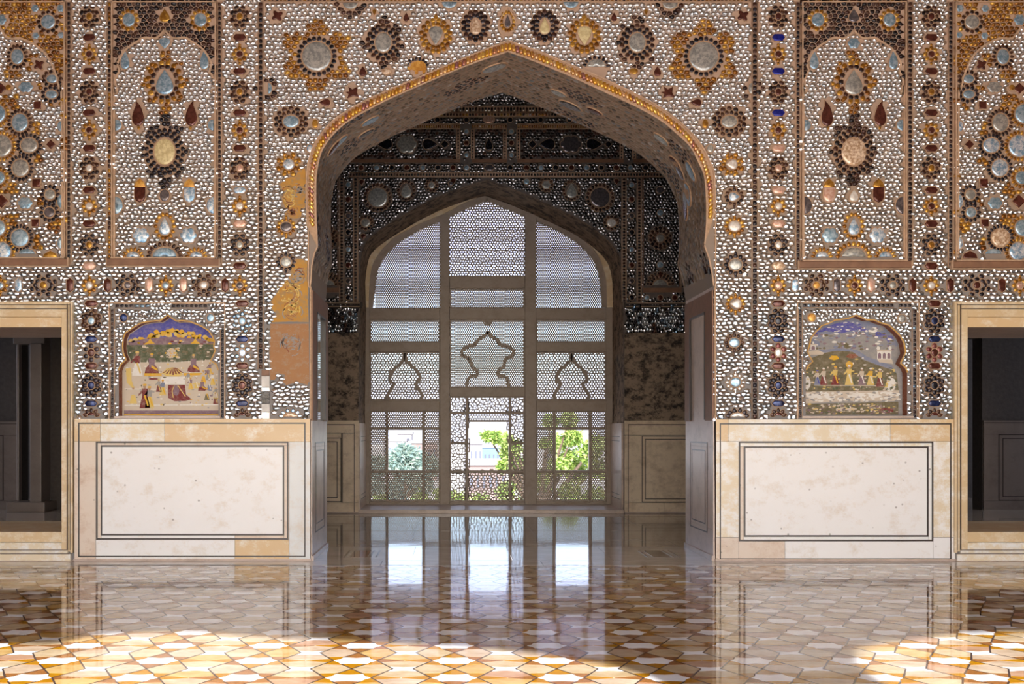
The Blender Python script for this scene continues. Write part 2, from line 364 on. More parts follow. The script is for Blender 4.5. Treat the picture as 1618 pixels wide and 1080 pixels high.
def gem_mesh(name, sh, rx, ry, mat, k, rim=1.3, rimmat='mortar_thin', flat=False):
    key = (name, sh, rx, ry, mat, k, rim, rimmat)
    if key in GEMS: return GEMS[key]
    mb = MB(); o = outline(sh, rx/k, ry/k); q = max(rx, ry)/k; g = 1+rim/k/max(.004, min(rx, ry)/k)
    h0 = .011; h1 = h0+min(.006, .22*min(rx, ry)/k)
    P = lambda s_, h: [(a*s_, -h, b*s_) for a, b in o]
    Q = lambda s_, h: [(a*(1+rim/rx)*s_, -h, b*(1+rim/ry)*s_) for a, b in o]
    mb.prism(Q(1, 0), Q(.985, h0), rimmat)
    mb.dome([P(1, h0-.001), P(.97, h0+(h1-h0)*.45), P(.8, h0+(h1-h0)*.85), P(.45, h1)], (0, -h1-.0003, 0), mat)
    GEMS[key] = mb.mesh(name, True)
    md = GEMS[key]
    for pl in md.polygons:
        if pl.material_index == 0: pl.use_smooth = False
    return md
def gem(parent, fr, px, py, sh, rx, ry, mat, name='gem', rim=1.3, rimmat='mortar_thin', off=.0):
    me = gem_mesh(name, sh, rx, ry, mat, fr.k, rim, rimmat)
    EX.append((px, py, (rx*.86 if sh[:4] in ('tear', 'curl') else rx)+rim+1.1, ry+rim+.9))
    return link(name, me, parent, (fr.x(px), fr.y-off, fr.z(py)))
PET = {}
def petals(parent, fr, rings, key, px=0, py=0):
    """parent: the medallion the petals surround; rings: (rx, ry, n, w, l, phase, mat, shape)"""
    kk = (key, fr.k)
    if kk not in PET:
        mb = MB(); k = fr.k; R_ = random.Random(hash(str(rings)) & 0xffff if False else len(str(rings)))
        for rx, ry, n, w, l, ph, mat in rings:
            a0, a1 = 0, 2*PI
            if isinstance(n, tuple): n, a0, a1 = n
            full = abs(a1-a0-2*PI) < .01; l = l*1.22
            if rx > 1 and n > 4: w = max(w, min(8.5, (a1-a0)*(rx+ry)/2/n*.9))
            for i in range(n):
                t = a0+(a1-a0)*(i+ph)/(n if full else max(1, n-1)); cx, cy = rx*math.cos(t), ry*math.sin(t)
                an = math.atan2(cy/max(ry, .01)**2*rx*rx, cx) if rx and ry else t
                ca, sa = math.cos(an), math.sin(an); w_, l_ = w*R_.uniform(.9, 1.08), l*R_.uniform(.9, 1.08)
                ol = [(l_*.5, 0), (l_*.28, w_*.38), (-l_*.15, w_*.5), (-l_*.46, w_*.3), (-l_*.46, -w_*.3), (-l_*.15, -w_*.5), (l_*.28, -w_*.38)]
                rg = lambda s_, h: [((cx+(a*ca-b*sa)*s_)/k, -h, (cy+(a*sa+b*ca)*s_)/k) for a, b in ol]
                mb.prism(rg(1.2, 0), rg(1.17, .008), 'mortar_thin')
                mb.dome([rg(1, .007), rg(.85, .0105), rg(.5, .0125)], (cx/k, -.0135, cy/k), mat)
        PET[kk] = mb.mesh('petals', True)
    o = link('petals', PET[kk], parent); o['kind'] = 'stuff'
    return o
EX = []                                         # ellipses no chip may lie in
def flower(parent, fr, px, py, sh, rx, ry, mat, rings, key, ex, name='medallion', rim=1.3):
    g = gem(parent, fr, px, py, sh, rx, ry, mat, name, rim)
    petals(g, fr, rings, key)
    EX[-1] = (px, py, ex[0]+.3, ex[1]+.3); return g
def df(parent, fr, px, py, mat, s=1.0, pm='dark_glass', wide=1.0):      # dark eight pointed flower of the strips
    rg = [(8.8*s*wide, 9.6*s, 8, 4.6*s, 5.2*s, 0, pm), (13.2*s*wide, 15.6*s, 8, 5.2*s, 5.4*s, .5, pm)]
    return flower(parent, fr, px, py, 'oval', 4.8*s*(1+.25*(wide-1)), 5.4*s, mat, rg, ('df', pm, s, wide), (15.5*s*wide, 18.5*s))
def af(parent, fr, px, py, mat, s=1.0, pm='amber_glass'):               # amber flower of the strips
    rg = [(9.6*s, 9.8*s, 8, 5.6*s, 6*s, 0, pm), (14.2*s, 15*s, 2, 4.2*s, 4*s, .5, pm)]
    return flower(parent, fr, px, py, 'disc', 5*s, 5*s, mat, rg, ('af', pm, s), (14*s, 14.5*s))

def bead_strip(parent, fr, x0, y0, x1, y1, pitch, mats, fillet=(1, 1), h=.012, seed=0, name='bead_strip'):
    """a row of glass beads between two thin plaster fillets; one part"""
    mb = MB(); r = random.Random(seed+int(x0*7+y0)); vert = (y1-y0) > (x1-x0)
    a0, a1 = (y0, y1) if vert else (x0, x1); n = max(1, int((a1-a0)/pitch)); st = (a1-a0)/n
    fbox(mb, fr, x0, y0, x1, y1, 0, .005, 'mortar')
    for i in range(n):
        c = a0+(i+.5)*st; cx, cy = ((x0+x1)/2, c) if vert else (c, (y0+y1)/2)
        w, l = ((x1-x0)/2-.9, st/2-.7) if vert else (st/2-.7, (y1-y0)/2-.9)
        sk = r.uniform(-.6, .6)
        ol = [(-w, -l*.6), (-w*.6, -l), (w*.6, -l+sk), (w, -l*.6+sk), (w, l*.6+sk), (w*.6, l+sk), (-w*.6, l), (-w, l*.6)]
        rg = lambda s_, hh: [fr.p(cx+a*s_, cy-b*s_, hh) for a, b in ol]
        mb.dome([rg(1, .004), rg(.9, h*.7), rg(.5, h)], fr.p(cx, cy, h*1.05), r.choice(mats))
    f = MB()
    if vert:
        if fillet[0]: fbox(mb, fr, x0-1.1, y0, x0, y1, 0, h*.95, 'fillet')
        if fillet[1]: fbox(mb, fr, x1, y0, x1+1.1, y1, 0, h*.95, 'fillet')
    else:
        if fillet[0]: fbox(mb, fr, x0, y0-1.1, x1, y0, 0, h*.95, 'fillet')
        if fillet[1]: fbox(mb, fr, x0, y1, x1, y1+1.1, 0, h*.95, 'fillet')
    RECT.append((x0-2, y0-2, x1+2, y1+2))
    return mb.build(name, parent, True, stuff=True)
RECT = []                                        # rectangles no wall chip may lie in
def tess_wall(mb, fr, rect, holes, mat, back=False):
    """wall face with holes, rect and holes in photograph coordinates of the plane"""
    outer = [Vector((rect[0], -rect[3], 0)), Vector((rect[2], -rect[3], 0)), Vector((rect[2], -rect[1], 0)), Vector((rect[0], -rect[1], 0))]
    hs = [[Vector((a, -b, 0)) for a, b in list(reversed(ccw([(a, -b) for a, b in h])))] for h in holes]
    hs = [[Vector((a, -b, 0)) for a, b in h] for h in holes]
    loops = [outer]+hs; flat = [v for l in loops for v in l]
    n = len(mb.v); mb.v += [fr.p(v.x, -v.y) for v in flat]
    for t in geometry.tessellate_polygon(loops):
        a, b_, c = (flat[i] for i in t); s_ = (b_.x-a.x)*(c.y-a.y)-(c.x-a.x)*(b_.y-a.y)
        if abs(s_) < 1e-9: continue
        t = tuple(t) if (s_ > 0) != back else tuple(reversed(t))
        mb.f.append(tuple(n+i for i in t)); mb.m.append(mb.mi(mat))

# ================================================================== THE SHELL
AIN = [(490, 885), (490, 455), (492, 440), (493, 421), (497, 401), (502, 390), (501, 365), (500, 347), (499.4, 295), (501.3, 269), (506.5, 246), (513, 232), (530, 210), (556, 189), (608, 161), (660, 137.6), (711.5, 115.5), (763, 95.5), (803, 83),
       (852, 101), (904, 123), (956, 146.7), (1008, 171), (1046.6, 193.4), (1072.6, 215.5), (1091, 234), (1104, 259.6), (1112, 279), (1115, 311), (1115.5, 347), (1114, 372), (1112, 388), (1119, 407), (1124, 430), (1127, 452), (1130, 885)]
AOL = [(486.5, 453), (486.3, 360), (484.4, 308), (485, 282), (488, 256), (496, 232), (507, 214), (530, 189), (582, 158), (660, 124.6), (737, 92), (802, 66)]
AOR = [(802, 66), (852, 83), (904, 105), (956, 127), (1008, 152), (1046.6, 174), (1080, 200), (1106, 228.5), (1122, 259.6), (1127.8, 279), (1129.5, 336), (1129.5, 400), (1130, 453)]
def arch_full(): return smooth_poly(AIN[5:19], 3)[:-1]+smooth_poly(AIN[18:32], 3)
ARCH = AIN[:5]+arch_full()+AIN[32:]
DT = 1.22                                    # thickness of the front wall
N1 = [(150, 1025), (150, 620), (170, 570), (215, 530), (190, 470), (185, 420), (190, 350), (210, 300), (270, 260), (330, 222), (345, 216), (400, 205), (470, 197), (500, 200), (530, 180), (570, 150), (610, 180), (645, 200), (690, 197), (760, 203), (800, 220), (815, 226), (860, 245), (920, 285), (950, 330), (968, 370), (962, 420), (975, 450), (955, 500), (935, 535), (985, 570), (1000, 620), (1000, 1025)]
N1 = [(160+a/5.4, 470+b/5.4) for a, b in N1]
N2 = [(125, 1005), (125, 620), (145, 580), (182, 545), (150, 490), (138, 460), (155, 400), (170, 340), (210, 290), (260, 240), (330, 215), (370, 192), (440, 185), (490, 175), (550, 150), (610, 175), (640, 190), (700, 190), (760, 215), (830, 235), (880, 280), (930, 330), (960, 390), (972, 470), (930, 560), (975, 600), (990, 640), (990, 1005)]
N2 = [(1250+a/5.4, 470+b/5.4) for a, b in N2]
DOORL = (-140, 516, 99.8, 856); DOORR = (1525.6, 517, 1760, 856)
def rectp(r): return [(r[0], r[3]), (r[0], r[1]), (r[2], r[1]), (r[2], r[3])]
WX0, WX1, WTOP = -564, 2188, -235
mb = MB()
bigL = [(a, min(b, 884.9)) for a, b in ARCH]
tess_wall(mb, FR, (WX0, WTOP, WX1, 885), [ARCH[:1] and [(490, 884.9)]+ARCH[1:-1]+[(1130, 884.9)], N1, N2, rectp(DOORL), rectp(DOORR)], 'mortar')
wall_front = struct(mb.build('wall_front'))
# back of the same wall, seen from the inner hall, and the soffit of the big arch
mb = MB(); BK = Fr(0.0); BK.y = DT; BK.k = FR.k
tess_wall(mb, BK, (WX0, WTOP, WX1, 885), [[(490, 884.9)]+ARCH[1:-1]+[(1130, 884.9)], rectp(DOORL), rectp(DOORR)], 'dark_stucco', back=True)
mb.build('inner_face', wall_front)
mb = MB()
for a, b in zip(ARCH[1:-2], ARCH[2:-1]):
    mb.face([FR.p(*a), FR.p(*b), (FR.x(b[0]), DT, FR.z(b[1])), (FR.x(a[0]), DT, FR.z(a[1]))], 'mortar')
mb.build('arch_soffit', wall_front)
mb = MB()
for a, b in ((ARCH[0], ARCH[1]), (ARCH[-2], ARCH[-1])):
    mb.face([FR.p(*a), FR.p(*b), (FR.x(b[0]), DT, FR.z(b[1])), (FR.x(a[0]), DT, FR.z(a[1]))], 'marble_dull')
mb.build('arch_jamb', wall_front)
# side reveals of the doors
for nm, (x0, y0, x1, y1) in (('left', DOORL), ('right', DOORR)):
    mb = MB(); q = rectp((x0, y0, x1, y1))
    for i in range(4):
        a, b = q[i], q[(i+1) % 4]; mb.face([FR.p(*a), FR.p(*b), (FR.x(b[0]), DT, FR.z(b[1])), (FR.x(a[0]), DT, FR.z(a[1]))], 'marble_dull')
    mb.build('doorway_reveal', wall_front)

# ---- inner hall
HX0, HX1, HZ = -3.3, 4.9, 7.2
JO = [(566, 810), (568, 540), (569, 472), (568, 430), (571, 405), (578, 383), (599, 364), (638, 339), (690, 311), (742, 292), (770, 284), (781, 288), (820, 302), (872, 325), (924, 351), (960, 379), (978, 402), (984, 430), (985, 472), (985, 540), (985, 810)]
JOs = JO[:3]+smooth_poly(JO[3:11], 3)[:-1]+smooth_poly(JO[10:18], 3)+JO[18:]
def inx(x): return 716+x*IN.k
def inz(z): return 678-(z-CZ)*IN.k
mb = MB(); tess_wall(mb, IN, (inx(HX0), inz(HZ), inx(HX1), inz(0)), [[(566, inz(0)-.05)]+JOs[1:-1]+[(985, inz(0)-.05)]], 'stucco_inner')
wall_back = struct(mb.build('wall_back'))
mb = MB()
JD = 1.16
for a, b in zip(JOs[:-1], JOs[1:]):
    if a[1] > 809.5: a = (a[0], inz(0))
    if b[1] > 809.5: b = (b[0], inz(0))
    mb.face([IN.p(*a), IN.p(*b), (IN.x(b[0]), IN.y+JD, IN.z(b[1])), (IN.x(a[0]), IN.y+JD, IN.z(a[1]))], 'stucco_stained')
mb.build('niche_soffit', wall_back)
# wall around the lattice screen, pierced by the niche opening
mb = MB(); tess_wall(mb, JL, (716+HX0*JL.k, 678-(HZ-CZ)*JL.k, 716+HX1*JL.k, 678+CZ*JL.k),
    [[(575.5, 678+CZ*JL.k-.05)]+[(716+(a-716)*JL.k/IN.k, 678+(b-678)*JL.k/IN.k) for a, b in JOs[1:-1]]+[(967.5, 678+CZ*JL.k-.05)]], 'dark_stucco', back=True)
mb.build('outer_face', wall_back)
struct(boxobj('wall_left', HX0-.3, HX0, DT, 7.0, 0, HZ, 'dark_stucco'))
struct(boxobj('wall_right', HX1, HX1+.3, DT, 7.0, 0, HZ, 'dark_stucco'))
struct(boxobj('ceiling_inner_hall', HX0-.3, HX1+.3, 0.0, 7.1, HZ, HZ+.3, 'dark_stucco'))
# ---- veranda: ceiling, end walls, arcade to the south
VX0, VX1, AY = -8.0, 9.2, -11.5
struct(boxobj('ceiling_veranda', VX0-.3, VX1+.3, AY-.3, 0.0, 6.3, 6.7, 'ceiling_paint'))
struct(boxobj('wall_veranda_left', VX0-.3, VX0, AY, 0.0, -.1, 6.3, 'mortar'))
struct(boxobj('wall_veranda_right', VX1, VX1+.3, AY, 0.0, -.1, 6.3, 'mortar'))
HA = SUN_T*(abs(AY)-3.64)
p1 = [(-4.7, -9), (-4.7, -2), (-4.6, -1.2), (-3.8, -.6), (-2.75, -.37), (-2.4, -.36), (-2.25, -.12), (-2.07, -.04), (-1.85, 0), (-1.68, 0), (-.98, -.2), (-.55, -.3), (.09, -.46), (.51, -.65), (.69, -.8), (.89, -.97), (1.02, -1.19), (1.15, -1.6), (1.2, -2.5), (1.2, -9)]
p2 = [(2.15, -9), (2.18, -2), (2.22, -1), (2.30, -.75), (2.37, -.55), (2.6, -.34), (2.83, -.24), (3.2, -.06), (3.49, 0), (4.4, .1), (5.2, 0), (6.3, -.4), (7.3, -1), (7.6, -2), (7.6, -9)]
p0 = [(-7.7, -9), (-7.7, -1), (-7.2, -.4), (-6.4, -.1), (-5.9, -.4), (-5.6, -1), (-5.6, -9)]
AR = Fr(0.0); AR.y = AY; AR.k = 100
def arp(p): return [(716+a*100, 678-(max(.02, HA+SUN_T*b if b > -8.9 else 0)-CZ)*100) for a, b in p]
mb = MB(); arches = [arp(p0), arp(p1), arp(p2)]
arches = [[(a, min(b, 678+CZ*100-.5)) for a, b in q] for q in arches]
tess_wall(mb, AR, (716+VX0*100, 678-(6.3-CZ)*100, 716+VX1*100, 678+CZ*100), arches, 'marble_dull')
AR2 = Fr(0.0); AR2.y = AY+.3; AR2.k = 100
tess_wall(mb, AR2, (716+VX0*100, 678-(6.3-CZ)*100, 716+VX1*100, 678+CZ*100), arches, 'marble_dull', back=True)
for q in arches:
    for a, b in zip(q[:-1], q[1:]): mb.face([AR.p(*a), AR.p(*b), AR2.p(*b), AR2.p(*a)], 'marble_dull')
struct(mb.build('wall_arcade'))
struct(boxobj('ground_courtyard', -60, 60, -90, AY-.3, -.5, -.05, 'court'))
# ---- side chambers
SZ = .28
for nm, x0, x1 in (('left', -8.0, HX0-.3), ('right', HX1+.3, 9.2)):
    struct(boxobj('floor_chamber_'+nm, x0, x1, DT, 5.2, 0, SZ, 't_inner'))
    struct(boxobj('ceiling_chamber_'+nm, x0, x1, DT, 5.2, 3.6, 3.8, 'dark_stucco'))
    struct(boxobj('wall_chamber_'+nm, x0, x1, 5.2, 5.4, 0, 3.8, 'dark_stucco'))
# partition with an inner doorway in the left chamber, plain wall corner in the right one
def partition(name, y, xs, zt, mat='dark_stucco'):
    mb = MB()
    for a, b, z0, z1 in xs: mb.box(a, b, y, y+.25, z0, z1, mat)
    return struct(mb.build(name))
C3 = Fr(2.9)
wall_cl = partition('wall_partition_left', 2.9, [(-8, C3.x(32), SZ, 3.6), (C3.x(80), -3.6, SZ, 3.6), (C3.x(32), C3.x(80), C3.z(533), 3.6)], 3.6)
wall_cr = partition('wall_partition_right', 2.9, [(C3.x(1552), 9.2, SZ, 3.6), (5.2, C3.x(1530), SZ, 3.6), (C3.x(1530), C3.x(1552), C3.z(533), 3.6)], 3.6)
def dado(parent, fr, x0, y0, x1, y1, mats, h=.03, pan=30, name='dado'):
    """marble facing: border slabs, centre panel and dark inlaid lines"""
    fboxobj('slab', fr, x0, y0, x1, y0+pan*.9, 0, h, mats[1], parent)
    fboxobj('slab', fr, x0, y1-pan*.9, x1, y1, 0, h, mats[1], parent)
    fboxobj('slab', fr, x0, y0+pan*.9+.4, x0+pan, y1-pan*.9-.4, 0, h, mats[1], parent)
    fboxobj('slab', fr, x1-pan, y0+pan*.9+.4, x1, y1-pan*.9-.4, 0, h, mats[1], parent)
    fboxobj('slab', fr, x0+pan+.4, y0+pan*.9+.4, x1-pan-.4, y1-pan*.9-.4, 0, h, mats[0], parent)
    mb = MB(); e = pan
    for g, w in ((pan*.95, 1.5), (pan*1.22, 1.2)):
        a, b, c, d = x0+g, y0+g*.95, x1-g, y1-g*.95
        for r in ((a, b, c, b+w), (a, d-w, c, d), (a, b, a+w, d), (c-w, b, c, d)): fbox(mb, fr, *r, h, h+.0015, 'inlay')
    fbox(mb, fr, x0, y0+3, x1, y0+4.2, h, h+.0015, 'inlay')
    mb.build('inlay_line', parent, stuff=True)
t = thing('marble_dado', 'dim marble dado in the chamber behind the left doorway', 'dado', (C3.x(0), 2.9, SZ))
def under(parent, fn):
    """build children at world coordinates, then hang them on the thing"""
    before = set(bpy.data.objects); fn()
    for o in set(bpy.data.objects)-before:
        if o.parent is None and o is not parent:
            o.parent = parent; o.matrix_parent_inverse = Matrix.Translation(-Vector(parent.location))
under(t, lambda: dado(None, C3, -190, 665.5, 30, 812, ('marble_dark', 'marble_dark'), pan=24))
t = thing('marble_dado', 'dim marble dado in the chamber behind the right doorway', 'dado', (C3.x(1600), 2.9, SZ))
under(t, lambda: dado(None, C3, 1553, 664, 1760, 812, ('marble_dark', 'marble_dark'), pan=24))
t = thing('inner_door_frame', 'marble frame of the dark doorway deep inside the left chamber', 'door frame', (C3.x(56), 2.88, SZ))
def f_():
    boxobj('door_post', C3.x(62), C3.x(80), 2.6, 2.9, SZ, C3.z(545), 'marble_dark', None, .008)
    boxobj('door_post', C3.x(31), C3.x(35), 2.8, 2.9, SZ, C3.z(545), 'marble_dark', None, .008)
    boxobj('lintel', C3.x(31), C3.x(80), 2.7, 2.9, C3.z(545), C3.z(530), 'marble_dark', None, .008)
    boxobj('threshold', C3.x(31), C3.x(90), 2.5, 2.9, SZ, SZ+.12, 'marble_dark', None, .01)
under(t, f_)

# ================================================================== FLOOR
W, L = .555, .4035; X0, Y0 = .006, -4.457; TY1, TX0, TX1, TY0 = -.40, -6.2, 7.4, -11.2
mb = MB(); mb.box(VX0, VX1, AY, 0, -.12, -.006, 't_grout'); floor = struct(mb.build('floor'))
def polyins(p, d):
    cx = sum(a for a, b in p)/len(p); cy = sum(b for a, b in p)/len(p)
    return [(cx+(a-cx)*(1-d/max(.01, math.hypot(a-cx, b-cy))), cy+(b-cy)*(1-d/max(.01, math.hypot(a-cx, b-cy)))) for a, b in p]
def tile(mb, p, mat, ox=0, oy=0, z=0.0, d=.0024):
    q = [(a*W+ox, b*L+oy) for a, b in ccw(p)]; q = polyins(q, d)
    mb.prism([(a, b, z-.006) for a, b in q], [(a, b, z) for a, b in q], mat)
star = [(-.219, 0), (-.165, .075), (-.132, .205), (0, .165), (.132, .205), (.165, .075), (.219, 0), (.165, -.075), (.132, -.205), (0, -.165), (-.132, -.205), (-.165, -.075)]
starlet = [(-.098, 0), (-.14, .125), (0, .085), (.14, .125), (.098, 0), (.14, -.125), (0, -.085), (-.14, -.125)]
hexa = [(.0, .5), (.11, .27), (.305, .24), (.402, .5), (.305, .76), (.11, .73)]
orA = [(.11, .27), (.132, .205), (.165, .075), (.219, 0), (.305, .24)]
orC = [(0, .5), (-.11, .27), (-.132, .205), (0, .165), (.132, .205), (.11, .27)]
lens = [(.5, .015), (.735, .1), (.64, .375), (.5, .415), (.36, .375), (.265, .1)]
orB = [(.219, 0), (.265, .1), (.5, .015), (.5, -.015), (.265, -.1)]
def mir(p, sx, sy, ty=0): return [(a*sx, b*sy+ty) for a, b in p]
PIECES = [('white_star_tile', star, 'w'), ('small_white_tile', [(a+.5, b+.5) for a, b in starlet], 'w'),
          ('hexagon_tile', hexa, 'c'), ('hexagon_tile', mir(hexa, -1, 1), 'c'), ('shield_tile', lens, 'c'), ('shield_tile', mir(lens, 1, -1), 'c'),
          ('corner_tile', orA, 'o'), ('corner_tile', mir(orA, -1, 1), 'o'), ('corner_tile', mir(orA, 1, -1), 'o'), ('corner_tile', mir(orA, -1, -1), 'o'),
          ('triangle_tile', orC, 'o'), ('triangle_tile', mir(orC, 1, -1), 'o'), ('wedge_tile', orB, 'o'), ('wedge_tile', [(1-a, b) for a, b in orB], 'o')]
MATS = {'w': ['t_white'], 'c': ['t_cream', 't_cream', 't_pink', 't_gold', 't_cream', 't_pink', 't_brown'], 'o': ['t_orange', 't_orange', 't_orange', 't_rust', 't_rust']}
TM = {}
def tmesh(i, mat):
    if (i, mat) not in TM:
        b = MB(); tile(b, PIECES[i][1], mat); TM[(i, mat)] = b.mesh(PIECES[i][0])
    return TM[(i, mat)]
cand = {}; rest = {}
ni0, ni1 = int((TX0-X0)/W)-1, int((TX1-X0)/W)+2; nj0, nj1 = int((TY0-Y0)/L)-1, int((TY1-Y0)/L)+2
rf = random.Random(11)
for j in range(nj0, nj1):
    for i in range(ni0, ni1):
        for q, (nm, poly, cls) in enumerate(PIECES):
            ox, oy = X0+i*W, Y0+j*L; cx = ox+sum(a for a, b in poly)/len(poly)*W; cy = oy+sum(b for a, b in poly)/len(poly)*L
            if cy > TY1+.02 or cy < TY0 or not (TX0 < cx < TX1): continue
            mat = rf.choice(MATS[cls]); d = cy+D; px = 716+F*cx/max(.1, d); py = 678+F*CZ/max(.1, d)
            vis = -25 < px < 1643 and d > 0 and py < 1090
            rec = (-d if vis else -99, q, mat, ox, oy); cand.setdefault(nm, []).append(rec)
for nm, rs in cand.items():
    rs.sort(key=lambda r: -r[0])
    for k, (s_, q, mat, ox, oy) in enumerate(rs):
        if k < 280 and s_ > -90: link(nm, tmesh(q, mat), floor, (ox, oy, 0))
        else: tile(rest.setdefault(nm, MB()), PIECES[q][1], mat, ox, oy)
for nm, b in rest.items(): b.build('far_tiles', floor, stuff=True)
b = MB()                                       # dark joints that run zigzag between the stars
for j in range(nj0, nj1):
    for i in range(ni0, ni1):
        for (u0, v0), (u1, v1) in (((.132, .205), (-.132, .795)), ((-.132, .205), (.132, .795)), ((.219, 0), (.402, .5)), ((.402, .5), (.219, 1)), ((-.219, 0), (-.402, .5)), ((-.402, .5), (-.219, 1))):
            xa_, ya_, xb_, yb_ = X0+(i+u0)*W, Y0+(j+v0)*L, X0+(i+u1)*W, Y0+(j+v1)*L
            if max(ya_, yb_) > TY1+.02 or min(ya_, yb_) < -7 or not TX0 < xa_ < TX1: continue
            q_ = math.hypot(xb_-xa_, yb_-ya_); nx_, ny_ = -(yb_-ya_)/q_*.0048, (xb_-xa_)/q_*.0048
            b.face([(xa_-nx_, ya_-ny_, .0006), (xb_-nx_, yb_-ny_, .0006), (xb_+nx_, yb_+ny_, .0006), (xa_+nx_, ya_+ny_, .0006)][::-1], 't_grout')
b.build('dark_joint', floor, stuff=True)
# plain slabs along the wall and through the arch, the inner hall's floor
b = MB()
rs_ = random.Random(5); x = VX0
while x < VX1:
    w = rs_.uniform(1.0, 1.6); boxobj('border_slab', x+.002, min(VX1, x+w)-.002, TY1+.03, -.003, -.02, 0, 't_plain', floor); x += w
floor_in = struct(boxobj('floor_inner_hall', HX0, HX1, DT+.003, 7.2, -.1, 0, 't_inner'))
xa, xb = FR.x(490), FR.x(1130)
for i in range(4):
    boxobj('threshold_slab', xa+(xb-xa)*i/4+.002, xa+(xb-xa)*(i+1)/4-.002, 0, DT, -.02, 0, 't_plain', floor)
for y in (1.9, 3.0, 4.1, 5.2):
    boxobj('inlay_line', HX0, HX1, y, y+.03, -.001, .0012, 't_dark', floor_in)
for x in (-2.0, -.5, 1.0, 2.5, 4.0):
    boxobj('inlay_line', x, x+.03, DT, 5.8, -.001, .0012, 't_dark', floor_in)
for sx in (xa+.30, xb-.62):
    mb = MB()
    for o_ in (0, .06, .26, .32): mb.box(sx+o_, sx+o_+.02, .25, .85, -.001, .0012, 't_dark')
    mb.box(sx+.08, sx+.24, .25, .85, -.001, .0008, 't_rust' if sx < 0 else 't_grout'); mb.build('inlay_bars', floor, stuff=True)

# ================================================================== FRONT WALL DECORATION
LR = lambda px: 1612-px                       # the wall is symmetrical about x = 806
FRONT = FR
# ---- gilded bead band around the big arch
def resample(pts, step):
    out = [pts[0]]; acc = 0
    for a, b in zip(pts[:-1], pts[1:]):
        l = math.hypot(b[0]-a[0], b[1]-a[1]); t = step-acc
        while t <= l: out.append((a[0]+(b[0]-a[0])*t/l, a[1]+(b[1]-a[1])*t/l)); t += step
        acc = l-(t-step)
    return out
IL = smooth_poly(AIN[5:19], 4); IR = smooth_poly(AIN[18:32], 4)
OLs = smooth_poly(AOL[1:], 4); ORs = smooth_poly(AOR[:-2], 4)
mb = MB()
def loft(pa, pb, h0, h1, mat):
    n = 60
    def at(p, t):
        L_ = [0]
        for a, b in zip(p[:-1], p[1:]): L_.append(L_[-1]+math.hypot(b[0]-a[0], b[1]-a[1]))
        s_ = t*L_[-1]
        for i in range(len(p)-1):
            if L_[i+1] >= s_-1e-9:
                u = (s_-L_[i])/max(1e-9, L_[i+1]-L_[i]); return (p[i][0]+(p[i+1][0]-p[i][0])*u, p[i][1]+(p[i+1][1]-p[i][1])*u)
        return p[-1]
    for i in range(n):
        q = [at(pa, i/n), at(pa, (i+1)/n), at(pb, (i+1)/n), at(pb, i/n)]
        mb.prism([FR.p(a, b, h0) for a, b in q], [FR.p(a, b, h1) for a, b in q], mat)
    return at
at = loft(IL, OLs, 0, .022, 'mortar_thin'); loft(IR, ORs, 0, .022, 'mortar_thin')
mb.build('arch_band', wall_front)
mb = MB()
for p in (IL, IR, OLs, ORs): ribbon(mb, FR, resample(p, 6), 2.0, .015, .034, 'fillet')
ribbon(mb, FR, [(487.5, 360), (488, 453)], 1.6, 0, .02, 'fillet'); ribbon(mb, FR, [(1129.5, 336), (1130, 453)], 1.6, 0, .02, 'fillet')
ribbon(mb, FR, AIN[1:6], 2.0, 0, .03, 'fillet'); ribbon(mb, FR, AIN[31:35], 2.0, 0, .03, 'fillet')
ribbon(mb, FR, [(491, 453), (491, 662)], 2.5, 0, .02, 'mortar_thin'); ribbon(mb, FR, [(1129, 453), (1130, 662)], 2.5, 0, .02, 'mortar_thin')
mb.build('arch_fillet', wall_front)
BM = {}
def bead_mesh(var):
    if var not in BM:
        b = MB(); r = random.Random(var); w, l = 6.2/160, 2.75/160
        ol = [(-w, -l*.6), (-w*.8, -l), (w*.8, -l), (w, -l*.6), (w, l*.6), (w*.8, l), (-w*.8, l), (-w, l*.6)]
        rg = lambda s_, h: [(a*s_, -h, c*s_) for a, c in ol]
        b.dome([rg(1, 0), rg(.92, .012), rg(.5, .018)], (0, -.019, 0), 'band_bead'); BM[var] = b.mesh('arch_bead', True)
    return BM[var]
kb = 0
for pa, pb in ((IL, OLs), (IR, ORs)):
    ln = sum(math.hypot(b[0]-a[0], b[1]-a[1]) for a, b in zip(pa[:-1], pa[1:])); n = int(ln/6.4)
    for i in range(n):
        a, b = at(pa, (i+.5)/n), at(pb, (i+.5)/n)
        if a[1] > 372 or b[1] > 372: continue
        kb += 1; v = [0, 1, 2, 3, 6, 8, 11, 5, 4][rnd.randrange(9)] if rnd.random() < .9 else 4
        o = link('arch_bead', bead_mesh(v), wall_front, ((FR.x(a[0])+FR.x(b[0]))/2, -.0215, (FR.z(a[1])+FR.z(b[1]))/2))
        o.rotation_euler = (0, math.atan2(b[1]-a[1], b[0]-a[0]), 0)
# random per island differs between beads of one mesh only when joined, so beads vary by mesh variant

